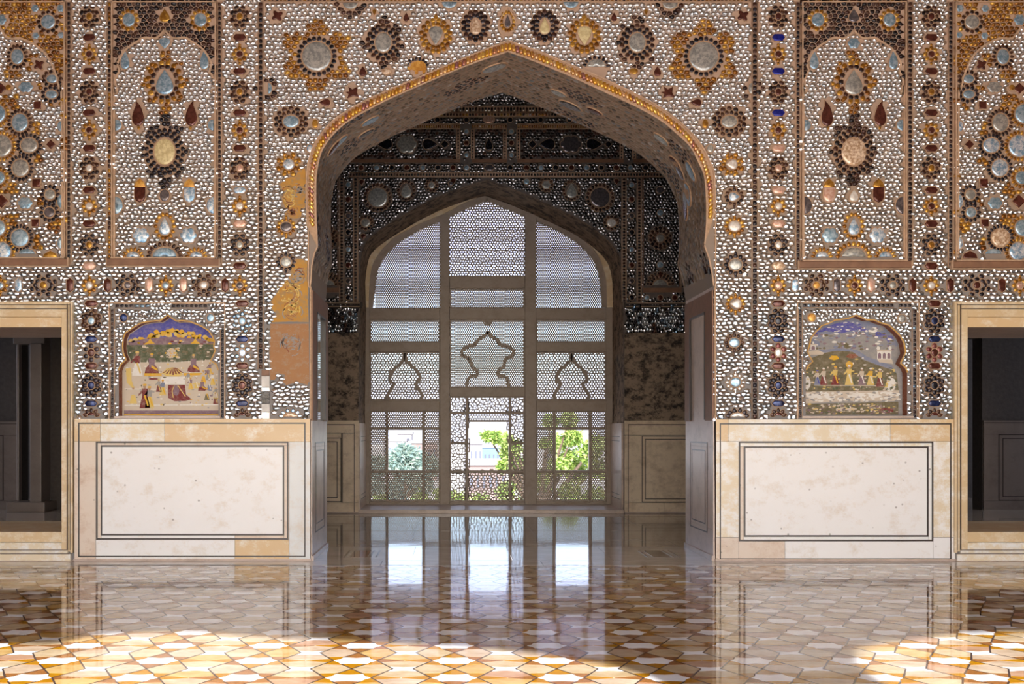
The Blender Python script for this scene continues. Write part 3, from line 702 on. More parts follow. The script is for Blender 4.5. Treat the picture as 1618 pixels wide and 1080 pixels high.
# ---- vertical strips of flowers
def vstrip(cx, y_end, cols, top_loz, seed, low_x=0):
    r = random.Random(seed); ys_f = [(26.5, 'd'), (86, 'a'), (145.5, 'd'), (206, 'a'), (266, 'd'), (326, 'a'), (387, 'd'), (451, 'a')]
    cm = ['g_amber', 'g_maroon', 'g_amber', 'g_maroon', 'g_pink', 'g_white', 'g_amber', 'g_white']
    for (y, k), c in zip(ys_f, cm):
        if cols: c = cols.pop(0)
        if k == 'd': df(wall_front, FR, cx, y, c, pm='black_glass' if y > 360 else 'dark_glass')
        else: af(wall_front, FR, cx, y, c)
    for y, c in zip((59.5, 113, 178.5, 234.5, 300.5, 353.5, 420), top_loz):
        gem(wall_front, FR, cx, y, 'hloz', 10.5, 5.6, c, 'lozenge_gem', 1.0)
    for y, c in ((479.5, 'g_maroon'), (535.5, 'g_navy'), (578, 'g_maroon'), (637, 'g_navy')):
        gem(wall_front, FR, cx+low_x, y, 'hloz', 10.5, 5, c, 'lozenge_gem', .9)
    for i_, (y, c, pm) in enumerate(((506.5, ('g_blue', 'g_blue', 'g_black', 'g_navy')[seed-1], ('dark_glass', 'blue_glass', 'black_glass', 'black_glass')[seed-1]), (557, ('g_maroon', 'g_bluewhite', 'g_white', 'g_maroon')[seed-1], ('black_glass', 'blue_glass', 'maroon_glass', 'maroon_glass')[seed-1]), (608.5, ('g_navy', 'g_maroon', 'g_navy', 'g_black')[seed-1], 'black_glass'))):
        rg = [(10, 11.2, 8 if i_ != 1 else 6, 6.4, 7.4, 0 if i_ != 1 else .5, pm)]+([(14.2, 17.5, 8, 4.6, 5, .5, pm)] if i_ != 1 else [])
        flower(wall_front, FR, cx+low_x, y, 'oval', 5.4, 6.4, c, rg, ('lf', i_, pm), (16, 19) if i_ != 1 else (15, 16))
    g = gem(wall_front, FR, cx+low_x, 656, 'half', 6, 5, 'g_maroon', 'medallion'); EX[-1] = (cx+low_x, 655, 16, 12)
    petals(g, FR, [(9.5, 8, (5, .1, PI-.1), 6, 6.5, 0, 'dark_glass')], 'lowhalf')
mr, pk = 'g_maroon', 'g_pink'
vstrip(141.5, 0, ['g_amber', mr, 'g_maroon', mr, 'g_white', 'g_white', 'g_amber', 'g_white'], [mr, mr, mr, mr, mr, mr, pk], 1, 3)
vstrip(379, 0, ['g_amber', mr, 'g_amber', 'g_maroon', pk, 'g_white', 'g_grey', 'g_dim'], [mr, mr, mr, mr, 'g_bluewhite', pk, mr], 2, 4)
vstrip(1229.5, 0, [mr, mr, mr, mr, pk, 'g_white', 'g_white', pk], ['g_royal', 'g_royal', 'g_royal', pk, pk, pk, 'g_tan'], 3)
vstrip(1471, 0, [mr, mr, 'g_amber', mr, 'g_amber', mr, 'g_amber', 'g_white'], [mr, mr, mr, mr, mr, mr, mr], 4, 5)
# ---- the horizontal band of flowers
for side in (0, 1):
    f = (lambda x: x) if not side else LR
    cs = ['g_blue', 'g_amber', mr, 'g_dim', 'g_white'] if not side else ['g_pink', mr, 'g_grey', 'g_orange', 'g_orange']
    af(wall_front, FR, f(1), 451, cs[0]); df(wall_front, FR, f(69), 450.5, cs[1], 1, 'black_glass', 1.5); df(wall_front, FR, f(202), 450.5, 'g_dim' if not side else 'g_grey', 1, 'black_glass', 1.35)
    af(wall_front, FR, f(262), 451, 'g_blue' if not side else mr); df(wall_front, FR, f(322.5), 450.5, 'g_white' if not side else 'g_orange', 1, 'dark_glass', 1.35)
    for x, c in ((29.5, 'g_bluewhite' if not side else mr), (111, mr), (170.5, mr), (236, pk), (290, pk if not side else 'g_dim'), (356, mr if not side else 'g_bluewhite')):
        gem(wall_front, FR, f(x), 450.5, 'vloz', 5.6, 11.5, c, 'lozenge_gem', .9)

# ---- bead strips
dg, am, mx = ['dark_glass', 'dark_glass', 'black_glass'], ['amber_glass', 'dark_glass', 'dark_glass', 'amber_glass'], ['band_glass', 'amber_glass', 'dark_glass']
for a, b, y0, y1, ms in ((408.5, 415.5, 3, 583, dg), (1188.5, 1196.5, 3, 662, dg), (344, 350, 3, 416, dg), (170, 176, 3, 416, am), (106, 112, 3, 416, dg),
                         (1257.5, 1264, 3, 421, dg), (1434, 1441.5, 3, 421, dg), (1498.5, 1505, 3, 421, dg)):
    bead_strip(wall_front, FR, a, y0, b, y1, 8.2 if a > 400 and a < 1200 else 7.4, ms)
for a, b, ms in ((416, 1188, am), (177, 343, dg), (1265, 1432, mx), (-60, 105, mx), (1506, 1680, mx)):
    bead_strip(wall_front, FR, a, -3.5, b, 2.2, 6.2, ms, (0, 1))
# repaired stretch at the foot of the strip left of the arch
for y0, y1, c in ((584, 593, 'wood'), (594, 611, 'white_paint'), (612, 618, 'g_white'), (619, 629, 'g_black'), (630, 637, 'g_black'), (638, 650, 'white_paint'), (651, 661, 'g_white')):
    fboxobj('repair_block', FR, 413.5, y0, 426, y1, 0, .012, c, wall_front, .002)
RECT.append((411, 583, 428, 662))

# ---- field around the arch: medallions
def rose(px, py, sh, rx, ry, mat, rings, key, ex): return flower(wall_front, FR, px, py, sh, rx, ry, mat, rings, key, ex)
TINT = []                                       # (fn, class) areas where the loose chips are coloured
def lobed(cx, cy, r0, r1, n, ph, cls, top=False):
    TINT.append((cx-r1-4, cy-r1-4, cx+r1+4, cy+r1+4, lambda x, y: math.hypot(x-cx, y-cy) < r0+(r1-r0)*(.5+.5*math.cos(n*(math.atan2(y-cy, x-cx)-ph)))**.7, cls))
def pointed(cx, cy, rx, ry, cls):
    """cluster that narrows to a point above and below"""
    def fn(x, y):
        t = math.atan2((y-cy)/ry, (x-cx)/rx); r_ = math.hypot((x-cx)/rx, (y-cy)/ry)
        return r_ < .78+.10*math.cos(8*t)+(.16 if abs(math.cos(t)) < .22 else 0)
    TINT.append((cx-rx*1.1, cy-ry*1.1, cx+rx*1.1, cy+ry*1.1, fn, cls))
for side in (0, 1):
    f = (lambda x: x) if not side else LR; R = 'right' if side else 'left'
    gem(wall_front, FR, f(438.5), 25.5, 'quatre', 10, 9.5, mr)
    x = f(500.5); y = 88
    rose(x, y+1.5, 'oval', 23, 23, 'g_grey', [(28.5, 28.5, 22, 6.0, 6.6, 0, 'black_glass')], 'bigrose', (34, 34)); lobed(x, y, 38, 58, 6, PI/6, 'amber_glass')
    gem(wall_front, FR, f(553.5), 5, 'halfdown', 12, 10, 'g_grey', 'medallion'); EX[-1] = (f(553.5), 5, 14, 12); lobed(f(553.5), 4, 20, 24, 8, 0, 'dark_glass')
    rose(f(605.5), 67.5, 'oval', 13, 15.5, 'g_grey', [(17.8, 20, 14, 5.6, 6, 0, 'black_glass'), (24.5, 26.5, 18, 6, 6.5, .5, 'dark_glass')], 'darkrose', (28, 30)); pointed(f(605.5), 67.5, 40, 42, 'dark_glass')
    gem(wall_front, FR, f(591.5), 20, 'tear_down', 3.2, 4.8, 'g_amber'); gem(wall_front, FR, f(642), 27.5, 'tear_up', 5, 7, mr)
    rose(f(688.5), 57, 'tear_down', 12, 15, 'g_grey' if not side else 'g_cream', [(17, 18.5, 14, 5.6, 6.4, 0, 'amber_glass'), (23, 25, 16, 5.6, 6.6, .5, 'amber_glass')], 'amberrose', (26.5, 30))
    gem(wall_front, FR, f(689), 28, 'diamond', 4.2, 6, 'g_amber'); EX.pop()
    gem(wall_front, FR, f(710), 4, 'halfdown', 12, 9.5, 'g_blue', 'medallion')
    rose(f(751.5), 41.5, 'tear_up', 8.5, 13, 'g_cream' if side else 'g_tan', [(13.2, 17, 14, 5.6, 7, 0, 'black_glass'), (19.5, 22.5, 14, 5.2, 7, .5, 'dark_glass')], 'sunrose', (23, 26))
    gem(wall_front, FR, f(573.5), 113, 'tear_up', 6.5, 8, mr); gem(wall_front, FR, f(611), 113, 'oval', 7, 4.8, 'g_tan' if not side else 'g_amber')
    gem(wall_front, FR, f(557), 147, 'star', 11, 10, mr); gem(wall_front, FR, f(513), 162.5, 'tear_left', 9, 6.5, mr)
    gem(wall_front, FR, f(424), 140, 'halfright' if not side else 'halfleft', 6, 9, 'g_blue' if not side else 'g_grey', 'medallion'); lobed(f(421), 140, 16, 18, 8, 0, 'dark_glass')
    rose(f(460), 192.5, 'oval', 12.5, 9.5, 'g_blue' if not side else 'g_grey', [(17.5, 15, 14, 5.4, 6, 0, 'dark_glass'), (24, 21.5, 14, 5.4, 6, .5, 'dark_glass')], 'brownrose', (28, 26))
    gem(wall_front, FR, f(498), 196, 'oval', 4.8, 7, 'g_amber'); gem(wall_front, FR, f(490), 235, 'oval', 5.2, 6.2, 'g_bluewhite' if not side else 'g_grey')
    rose(f(456.5), 260, 'disc' if not side else 'tear_left', 8.5, 8.2, 'g_bluewhite' if not side else 'g_white', [(12.5, 12, 12, 4.6, 5.5, 0, 'amber_glass'), (18, 17, 8, 4.4, 6, .5, 'amber_glass')], 'sideamber', (19, 18))
# elephant shaped piece and its crest, the plain disc at its mirrored place
eo = [(-11, 1), (-9, 6), (-6, 8.5), (-2, 9.5), (3, 10.5), (8, 10), (13, 7), (14.5, 2), (14, -4), (13, -9), (9, -10), (8.5, -5), (2, -5), (1.5, -10), (-3, -11), (-4, -5), (-8, -3), (-12, -4), (-15.5, -2.5), (-15, 1)]
mb = MB(); q = ccw([(a/160, b/160) for a, b in eo])
mb.prism([(a, 0, b) for a, b in q], [(a*.98, -.012, b*.98) for a, b in q], 'g_orange')
b0 = Vector((660, 107)); o = mb.build('elephant_piece', wall_front); o.location = (FR.x(659), 0, FR.z(107)); EX.append((659, 107, 17, 13))
g = link('petals', None, o) if False else None
petals(o, FR, [(17, 14, (8, .3, PI-.5), 4.6, 6, 0, 'black_glass')], 'crest')
rose(942, 106, 'half', 15, 12, 'g_grey', [(18.5, 15, (8, .1, PI-.2), 5.4, 7, 0, 'black_glass')], 'disc2', (22, 17))
# pear shaped piece over the point of the arch
rose(802, 34, 'tear_up', 5, 10, 'g_dim', [(10.5, 14.5, 14, 6, 5.6, 0, 'amber_glass')], 'pear', (15, 22))
mb = MB(); ribbon(mb, FR, [(802+a, 34-b) for a, b in outline('tear_up', 16, 23)], 1.6, 0, .014, 'fillet', True); mb.build('pear_fillet', wall_front)
# stones right and left of the jambs
for x, y, sh, c, pm, s_ in ((1160, 311, 'tear_right', 'g_bluewhite', 'dark_glass', 1), (1160.5, 357.5, 'disc', 'g_white', 'amber_glass', 1.05), (1162, 418, 'disc', 'g_grey', 'black_glass', 1.2), (1162, 480, 'tear_left', 'g_white', 'amber_glass', 1),
                         (1160, 541, 'disc', 'g_blue', 'dark_glass', 1), (1162, 603.5, 'disc', 'g_blue', 'pale_glass', 1), (452.3, 358.6, 'disc', 'g_dim', 'amber_glass', 1), (452, 414, 'disc', 'g_grey', 'black_glass', 1)):
    rose(x, y, sh, 8.6*s_, 7.6*s_, c, [(12.8*s_, 11.8*s_, 12, 4.6*s_, 5.6*s_, 0, pm), (18*s_, 15.5*s_, 2, 4, 5, .5, pm)], ('jamb', pm, s_), (17*s_, 16*s_))
for x, c in ((1165, 'g_white'), (459, 'g_tan')):
    g = gem(wall_front, FR, x, 658, 'half', 11, 6, c, 'medallion'); EX[-1] = (x, 656, 22, 15); petals(g, FR, [(15, 10, (6, .15, PI-.1), 7, 7, 0, 'black_glass' if x > 800 else 'blue_glass')], ('jh', x))

# ---- patches where the glass has fallen and the old painted plaster shows
P1 = [(480, 262), (473, 266), (467, 277), (450, 283), (440.5, 291), (446, 298), (444, 308), (447, 321), (451, 329), (449.5, 340), (462, 346), (475, 344.5), (478, 331), (483, 326), (484, 295), (483, 269)]
P2 = [(469, 407), (461, 419), (454, 439), (443, 453), (434, 465), (427, 479), (429, 488), (437, 496), (426, 510), (426, 600), (434, 601), (441, 590), (449, 592), (447, 604), (452, 608), (469, 605), (486, 608), (489, 602), (488, 520), (487, 455), (486, 410)]
def patch(name, pts, mats, cut=None):
    b = MB(); r = random.Random(2); sm = [(a+(a2-a)*t_+r.uniform(-.9, .9), c+(c2-c)*t_+r.uniform(-.9, .9)) for (a, c), (a2, c2) in zip(pts, pts[1:]+pts[:1]) for t_ in (0, .5)]
    vs = [Vector((a, -c, 0)) for a, c in sm]
    for t in geometry.tessellate_polygon([vs]):
        q = ccw([(sm[i][0], -sm[i][1]) for i in t]); q = [(a, -c) for a, c in q]
        my = sum(p[1] for p in q)/3
        b.face([FR.p(a, c, .004) for a, c in q], mats[1] if cut and my > cut else mats[0])
    ribbon(b, FR, sm, 1.4, 0, .008, 'mortar', True)
    return b.build(name, wall_front)
P2a = [(469, 407), (461, 419), (454, 439), (443, 453), (434, 465), (427, 479), (429, 488), (437, 496), (428, 509), (487.5, 509), (487, 455), (486, 410)]
P2b = [(426, 510), (426, 600), (434, 601), (441, 590), (449, 592), (447, 604), (452, 608), (469, 605), (486, 608), (489, 602), (488, 510)]
patch('bare_plaster', P1, ('plaster_orange', 'plaster_orange')); patch('bare_plaster', P2a, ('plaster_orange', 'plaster_orange')); patch('bare_plaster', P2b, ('plaster_brown', 'plaster_brown'))
# ghosts of the old painted ornament on the bare plaster
mb = MB()
r = random.Random(9)
for cx, cy, rr, c in ((458, 372+90, 12, 'p_yellow'), (462, 488, 11, 'p_yellow'), (459, 540, 15, 'p_grey'), (455, 310, 9, 'p_yellow'), (472, 300, 6, 'p_grey'), (470, 440, 9, 'p_grey'), (460, 335, 5, 'p_red')):
    for k in range(16):
        rr = max(4, rr*r.uniform(.86, 1.12)); a = r.uniform(0, 6.28); l = r.uniform(.8, 1.8)
        ox_, oy_ = r.uniform(-7, 7), r.uniform(-8, 8); ribbon(mb, FR, [(cx+ox_+rr*math.cos(a+t*l/5), cy+oy_+rr*math.sin(a+t*l/5)*r.uniform(.9, 1.1)) for t in range(6)], r.uniform(.6, 1.7), .004, .0055, r.choice([c, c, 'p_grey', 'p_red']))
    for k in range(22): 
        x, y = cx+r.uniform(-rr, rr), cy+r.uniform(-rr, rr); ribbon(mb, FR, [(x, y), (x+r.uniform(1, 4), y+r.uniform(-2, 2))], r.uniform(1, 2.5), .004, .006, c)
o = mb.build('old_paint', wall_front, stuff=True)
EXP = [P1, P2]

# ---- chips on the wall field
PAN = [(-60, -12, 112, 421), (169, -12, 352, 421), (1256, -12, 1443, 426), (1497, -12, 1680, 426)]
MUR = [(173, 478, 356, 661), (1259, 477, 1451, 661)]
DRS = [(-160, 477, 117.5, 900), (1504.5, 477, 1800, 900), (119, 660.5, 491, 900), (1130, 661.5, 1507, 900)]
HOLE = [(486.5, 900), (486.5, 453)]+AOL[1:]+AOR[1:]+[(1131, 900)]
def free(pts, ex, rects, polys, inside=None):
    keep = []
    import numpy as np
    P = np.array(pts); ok = np.ones(len(P), bool)
    for cx, cy, rx, ry in ex: ok &= ((P[:, 0]-cx)/rx)**2+((P[:, 1]-cy)/ry)**2 > 1
    for x0, y0, x1, y1 in rects: ok &= ~((P[:, 0] > x0) & (P[:, 0] < x1) & (P[:, 1] > y0) & (P[:, 1] < y1))
    return [i for i in np.nonzero(ok)[0] if not any(inpoly(pts[i][0], pts[i][1], q) for q in polys) and (inside is None or inside(*pts[i]))]
def tinted(x, y, tints, default='mirror'):
    for x0, y0, x1, y1, fn, cls in tints:
        if x0 < x < x1 and y0 < y < y1 and fn(x, y): return cls
    return default
def shr(x, y):                                   # glass sits closer together lower on the wall
    y = -y if y < 0 else y
    return .885+.10*min(1, max(0, (y-120)/300))
def bul(x, y):                                   # and is blown flatter there
    y = -y if y < 0 else y
    return .60-.28*min(1, max(0, (y-200)/280))
def field(parent, fr, pts, keep, sx, sy, tints, name='mirror_chips', shrink=shr, bulge=bul, default='mirror', off=0, tilt=.12):
    """pts in photograph coordinates"""
    q = [(a, -b) for a, b in pts]; cl = cells(q, keep, sx, sy); mb = MB(); by = {}
    cls = {i: tinted(pts[i][0], pts[i][1], tints, default) for i, _ in cl}
    fm = fr.m(); f2 = (lambda u, v, h: (lambda p: (p[0], p[1]-off, p[2]))(fm(u, v, h))) if off else fm
    chips(mb, cl, q, f2, lambda x, y: tinted(x, -y, tints, default), shrink, bulge, 1/fr.k, .0, tilt)
    return mb.build(name, parent, True, stuff=True)
pts = jitter(-30, -12, 1650, 400, 8.6, 6.6, .27, 5)+jitter(-30, 404, 1650, 662, 8.9, 5.9, .27, 6)
keep = free(pts, EX, PAN+MUR+DRS+RECT, [HOLE]+EXP)
TINT.append((-99, 432, 1800, 700, lambda x, y: (x*7.3+y*3.1) % 5 < min(5, (y-432)/12), 'mirror_cool'))  # cool reflection painted into more of the chips further down
field(wall_front, FR, pts, keep, 8.7, 6.6, TINT)

# ---- chips on the soffit of the arch
path = resample(AIN[3:5]+arch_full()+AIN[32:34], 2.0); cum = [0]
for a, b in zip(path[:-1], path[1:]): cum.append(cum[-1]+math.hypot(b[0]-a[0], b[1]-a[1])/160)
def smap(u, v, h):
    i = min(len(path)-2, max(0, int(u/(2/160)))); t = u/(2/160)-i; a, b = path[i], path[i+1]
    dx, dy = b[0]-a[0], b[1]-a[1]; l = math.hypot(dx, dy) or 1; nx, ny = -dy/l, dx/l      # towards the opening
    x, y = a[0]+dx*t, a[1]+dy*t
    return (FR.x(x)+nx*h, v, FR.z(y)-ny*h)
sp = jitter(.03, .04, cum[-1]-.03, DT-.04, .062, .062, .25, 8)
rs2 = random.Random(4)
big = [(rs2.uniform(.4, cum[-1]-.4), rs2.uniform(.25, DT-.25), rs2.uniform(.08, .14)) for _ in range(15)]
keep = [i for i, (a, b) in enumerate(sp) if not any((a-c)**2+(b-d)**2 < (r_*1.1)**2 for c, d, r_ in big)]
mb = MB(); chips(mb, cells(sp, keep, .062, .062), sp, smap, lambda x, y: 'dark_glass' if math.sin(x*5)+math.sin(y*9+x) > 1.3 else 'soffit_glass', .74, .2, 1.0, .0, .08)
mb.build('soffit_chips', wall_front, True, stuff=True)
for k, (c, d, r_) in enumerate(big):
    b = MB(); n = 16; rg = lambda s_, h: [smap(c+r_*s_*math.cos(2*PI*i/n), d+r_*.7*s_*math.sin(2*PI*i/n), h) for i in range(n)]
    b.prism(rg(1.08, 0), rg(1.06, .01), 'mortar_thin'); b.dome([rg(.95, .0101), rg(.8, .016)], smap(c, d, .018), ['g_blue', 'g_maroon', 'g_grey', 'g_dim'][k % 4]); b.build('soffit_stone', wall_front, False)
for vv in (.10, 1.12):
    b = MB(); q = [i*2/160 for i in range(0, len(path)-1, 3)]
    for u0, u1 in zip(q[:-1], q[1:]): b.face([smap(u0, vv, .012), smap(u1, vv, .012), smap(u1, vv+.015, .012), smap(u0, vv+.015, .012)], 'fillet')
    b.build('soffit_fillet', wall_front)

# ---- four tall framed panels of glass mosaic
def panel(cx, x0, x1, yb, label, dark, features, tints, arch_pts, seed):
    t = thing('mirror_mosaic_panel', label, 'mosaic panel', ((FR.x(x0)+FR.x(x1))/2, 0, FR.z(yb)), 'tall mirror mosaic panels of the front wall')
    def go():
        global EX
        keepEX = EX; EX = []
        fboxobj('bottom_moulding', FR, x0-7, yb+1.5, x1+7, yb+12, 0, .05, 'wood', None, .006)
        mb = MB()
        for a, b in ((x0-1, x0+1), (x1-1, x1+1)): fbox(mb, FR, a, 4, b, yb, 0, .03, 'fillet')
        fbox(mb, FR, x0-1, 3.4, x1+1, 5, 0, .03, 'fillet'); fbox(mb, FR, x0-1, yb-.6, x1+1, yb+1.2, 0, .055, 'fillet')
        for s_, w_ in ((-1, x0-7.6), (1, x1+7.2)): fbox(mb, FR, w_-.6, yb, w_+.8, yb+13, 0, .055, 'fillet')
        fbox(mb, FR, x0-8, yb+12.2, x1+8, yb+13.6, 0, .03, 'fillet')
        mb.build('frame_fillet')
        mb = MB(); sp = smooth_poly(arch_pts, 3) if seed else arch_pts
        for side in (0, 1):
            q = [(cx+(a if side else -a), b) for a, b in sp]
            if any(x0-2 <= a <= x1+2 for a, b in q):
                q = [(min(max(a, x0), x1), b) for a, b in q]
                ribbon(mb, FR, q, 3.0, 0, .016, 'fillet')
        mb.build('cusped_arch_line')
        features()
        def outside(x, y):
            ax = abs(x-cx); xs = None
            if y > arch_pts[-1][1]-2 or y < arch_pts[0][1]: lim = 0 if y < arch_pts[0][1] else 999
            else:
                lim = 0
                for (a, b), (c, d) in zip(sp[:-1], sp[1:]):
                    if min(b, d) <= y <= max(b, d) and b != d: lim = max(lim, a+(c-a)*(y-b)/(d-b))
            return ax > lim
        tn = tints+[(x0-9, 0, x1+9, arch_pts[-1][1], outside, dark)]
        pts = jitter(x0+2, 7, x1-1, yb-2, 7.9, 6.3, .27, seed+20)
        keep = free(pts, EX, [], [])
        keep = [i for i in keep if x0+3.5 < pts[i][0] < x1-3.5]
        field(None, FR, pts, keep, 7.9, 6.6, tn)
        EX = keepEX
    under(t, go); return t
SC = [(0, 48), (9, 58), (18, 61.5), (32, 60), (44, 67), (50, 70.5), (62, 80), (72, 96), (74, 104), (71.5, 112), (77, 124), (77.5, 134), (74.5, 144), (77, 150), (79.5, 156), (79.5, 407)]
def rose2(px, py, sh, rx, ry, mat, rings, key, ex): return flower(None, FR, px, py, sh, rx, ry, mat, rings, key, ex)
def mid_features(cx, k, tints):
    def go():
        g = lambda *a, **b: gem(None, FR, *a, **b)
        for s_ in (-1, 1):
            rose2(cx+s_*56.5, 32, 'disc', 9.5, 10.5, 'g_blue', [(13.5, 14.5, 11, 5.4, 5.8, 0, 'amber_glass')], 'spand', (17, 18))
            g(cx+s_*62.5, 95, 'tear_up', 8, 15, 'g_blue', name='leaf_stone')
            g(cx+s_*42, 179, 'curl' if s_ < 0 else 'curlr', 10.5, 20.5, 'g_maroon', name='drop_stone'); g(cx+s_*41, 203, 'tear_down', 2.5, 3, 'g_amber')
            g(cx+s_*77.5, 198, 'halfright' if s_ < 0 else 'halfleft', 10, 9, 'g_blue', name='edge_stone'); g(cx+s_*78, 324.5, 'halfright' if s_ < 0 else 'halfleft', 12, 14, 'g_blue' if s_ < 0 and k == 0 else 'g_bluewhite' if k == 0 else 'g_dim', name='edge_stone')
            c = {(0, -1): 'g_maroon', (0, 1): 'g_bluewhite', (1, -1): 'g_pink', (1, 1): 'g_maroon'}[(k, s_)]
            g(cx+s_*39, 308, 'cup', 8.8, 12.6, c, name='cup_stone'); g(cx+s_*39, 289, 'cap', 9, 7, 'g_orange' if (k == 0) else 'g_amber', name='cup_stone')
            g(cx+s_*37.5, 372, 'lobe', 13.5, 13, 'g_bluewhite' if k == 0 or s_ > 0 else 'g_blue', name='lobed_stone')
            m_ = rose2(cx+s_*50, 406, 'half', 10, 8, 'g_bluewhite', [(14.5, 12.5, (8, .1, PI-.1), 4.6, 6, 0, 'amber_glass')], 'halfrose', (19, 17))
        g(cx, 25, 'tear_up', 9, 10.5, 'g_amber' if k == 0 else 'g_dim'); g(cx, 69, 'lobe' if k else 'tear_down', 10, 9, 'g_blue')
        rose2(cx, 130, 'tear_up', 15.5, 20, 'g_blue' if k == 0 else 'g_grey', [(20, 25, 14, 6.2, 6.8, 0, 'dark_glass'), (26.5, 31, 16, 6.6, 7.6, .5, 'amber_glass')], 'bigdrop', (30, 34)); pointed(cx, 130, 41, 50, 'amber_glass')
        tints.append(TINT.pop())
        rose2(cx, 240, 'oval' if k == 0 else 'disc', 16.5 if k == 0 else 19.5, 20.5 if k == 0 else 21.5, 'g_cream' if k == 0 else 'g_tan', [(22, 27, 18, 6, 6.4, 0, 'black_glass' if k == 0 else 'dark_glass'), (29, 34, 22, 6, 6.6, .5, 'black_glass' if k == 0 else 'dark_glass')], ('bigoval', k), (32, 37)); pointed(cx, 238, 44, 60, 'black_glass' if k == 0 else 'dark_glass')
        tints.append(TINT.pop())
        g(cx, 309, 'disc' if k == 0 else 'tear_up', 7.8, 9.5, 'g_dim' if k == 0 else 'g_white')
        rose2(cx, 357.5, 'tear_up', 9.5, 14, 'g_bluewhite', [(14.5, 19, 14, 5.2, 5.8, 0, 'amber_glass')], 'smalldrop', (18, 22))
        rose2(cx, 406, 'half', 19, 15, 'g_blue' if k == 0 else 'g_grey', [(25.5, 21, (11, .05, PI-.05), 6.4, 6.6, 0, 'dark_glass' if k == 0 else 'amber_glass')], ('halfbig', k), (30, 26))
    return go
def side_features(f, k, tints):
    """the outermost panels, given for the left one and mirrored for the right one"""
    def go():
        g = lambda px, *a, **b: gem(None, FR, f(px), *a, **b)
        rose2(f(76.6), 35, 'disc', 11, 11, 'g_blue' if k == 0 else 'g_grey', [(15.5, 15.5, 12, 5.2, 5.6, 0, 'dark_glass')], 'corner', (19, 19))
        for x, y, r_ in ((56, 14, 6), (96, 14, 6), (57, 57, 5.5), (97, 56, 5), (2, 32, 9)): g(x, y, 'lobe', r_, r_, 'g_blue')
        ov = [(28, 90, 9.5, 12, 'g_blue', 'dark_glass'), (83, 125, 9, 6.5, 'g_blue', 'dark_glass'), (82, 149.5, 9, 6.5, 'g_blue', 'black_glass'), (32, 194, 12.5, 14, 'g_blue' if k == 0 else 'g_grey', 'dark_glass'), (46.5, 230, 13, 11.5, 'g_grey' if k == 0 else 'g_bluewhite', 'black_glass'),
              (33, 265.5, 13, 13.5, 'g_grey' if k == 0 else 'g_bluewhite', 'black_glass'), (79.5, 307.5, 8, 8, 'g_grey', 'black_glass'), (78.5, 335.5, 8, 8, 'g_dim' if k == 0 else 'g_blue', 'black_glass'), (32, 376, 14, 14, 'g_blue' if k == 0 else 'g_tan', 'black_glass')]
        for i, (x, y, rx, ry, c, pm) in enumerate(ov):
            rose2(f(x), y, 'oval', rx, ry, c, [(rx+5, ry+5, int((rx+ry)*.75), 5.2, 6, 0, pm)], ('so', rx, ry, pm), (rx+8.5, ry+8.5))
        for x, y, rx, c in ((-6, 180, 15, 'g_blue'), (2, 231, 17, 'g_grey' if k == 0 else 'g_bluewhite'), (-2, 281, 10, 'g_blue'), (-4, 360, 13, 'g_blue'), (4, 397, 14, 'g_bluewhite')):
            rose2(f(x), y, 'disc', rx, rx, c, [(rx+4.5, rx+4.5, int(rx*1.4), 5.4, 5.6, 0, 'amber_glass')], ('sd', rx), (rx+8, rx+8))
        g(62, 103, 'quatre', 9, 9, 'g_maroon', name='quatrefoil_stone')
        for x, y, s_, sh in ((60, 166.5, 6, 'square'), (81, 228.5, 7.5, 'diamond'), (58, 289, 6.5, 'square'), (56.5, 352, 6, 'square'), (3, 318, 11, 'diamond'), (2, 140, 9, 'diamond'), (14, 138.5, 4.5, 'disc')): g(x, y, sh, s_, s_, 'g_maroon' if s_ != 4.5 else 'g_amber')
        g(41.5, 138, 'lobe', 12, 9, 'g_blue' if k == 0 else 'g_grey', name='lobed_stone'); g(40.5, 321, 'lobe', 12, 10, 'g_blue', name='lobed_stone')
        g(43, 401, 'half', 13, 8, 'g_blue'); g(80, 402, 'cap', 12, 6, 'g_amber' if k == 0 else 'g_maroon')
        e = 'halfleft' if k == 0 else 'halfright'
        for y, h in ((200, 9), (318, 11), (384, 10)): g(98, y, e, 7, h, 'g_blue' if k == 0 else 'g_bluewhite')
        for x, y, r0, r1 in ((50, 98, 10, 15), (20, 115, 10, 14), (66, 290-8, 0, 0), (15, 165, 12, 18), (50, 205, 10, 16), (20, 212, 10, 14), (52, 250, 10, 14), (14, 300, 10, 16), (70, 320, 9, 14), (88, 358, 8, 12), (52, 385, 10, 15), (18, 350, 10, 15), (88, 164, 6, 11), (66, 139, 4, 8)):
            if r1: lobed(f(x), y, r0, r1, 5, .3, 'amber_glass'); tints.append(TINT.pop())
    return go
tn = []; panel(260.5, 178, 341, 408, 'tall mirror mosaic panel left of the arch with an oval cream middle stone', 'dark_glass', mid_features(260.5, 0, tn), tn, SC, 1)
tn = []; panel(1348.5, 1267, 1430, 412, 'tall mirror mosaic panel right of the arch with a round tan middle stone', 'dark_glass', mid_features(1348.5, 1, tn), tn, SC, 2)
SS = [(0, 44), (10, 58), (19, 62), (32, 61), (45, 66), (58, 73), (71, 84), (80, 97), (87, 113), (90, 122), (93, 135), (96, 145), (98, 156), (99, 407)]
SS = [(a+1, b) for a, b in SS]
tn = []; panel(-1, -60, 103, 408, 'framed mirror mosaic panel at the left edge above the left doorway, cut by the frame', 'amber_glass', side_features(lambda x: x, 0, tn), tn, SS, 3)
tn = []; panel(1613, 1509, 1672, 412, 'framed mirror mosaic panel at the right edge above the right doorway, with bright blue stones', 'amber_glass', side_features(LR, 1, tn), tn, SS, 4)

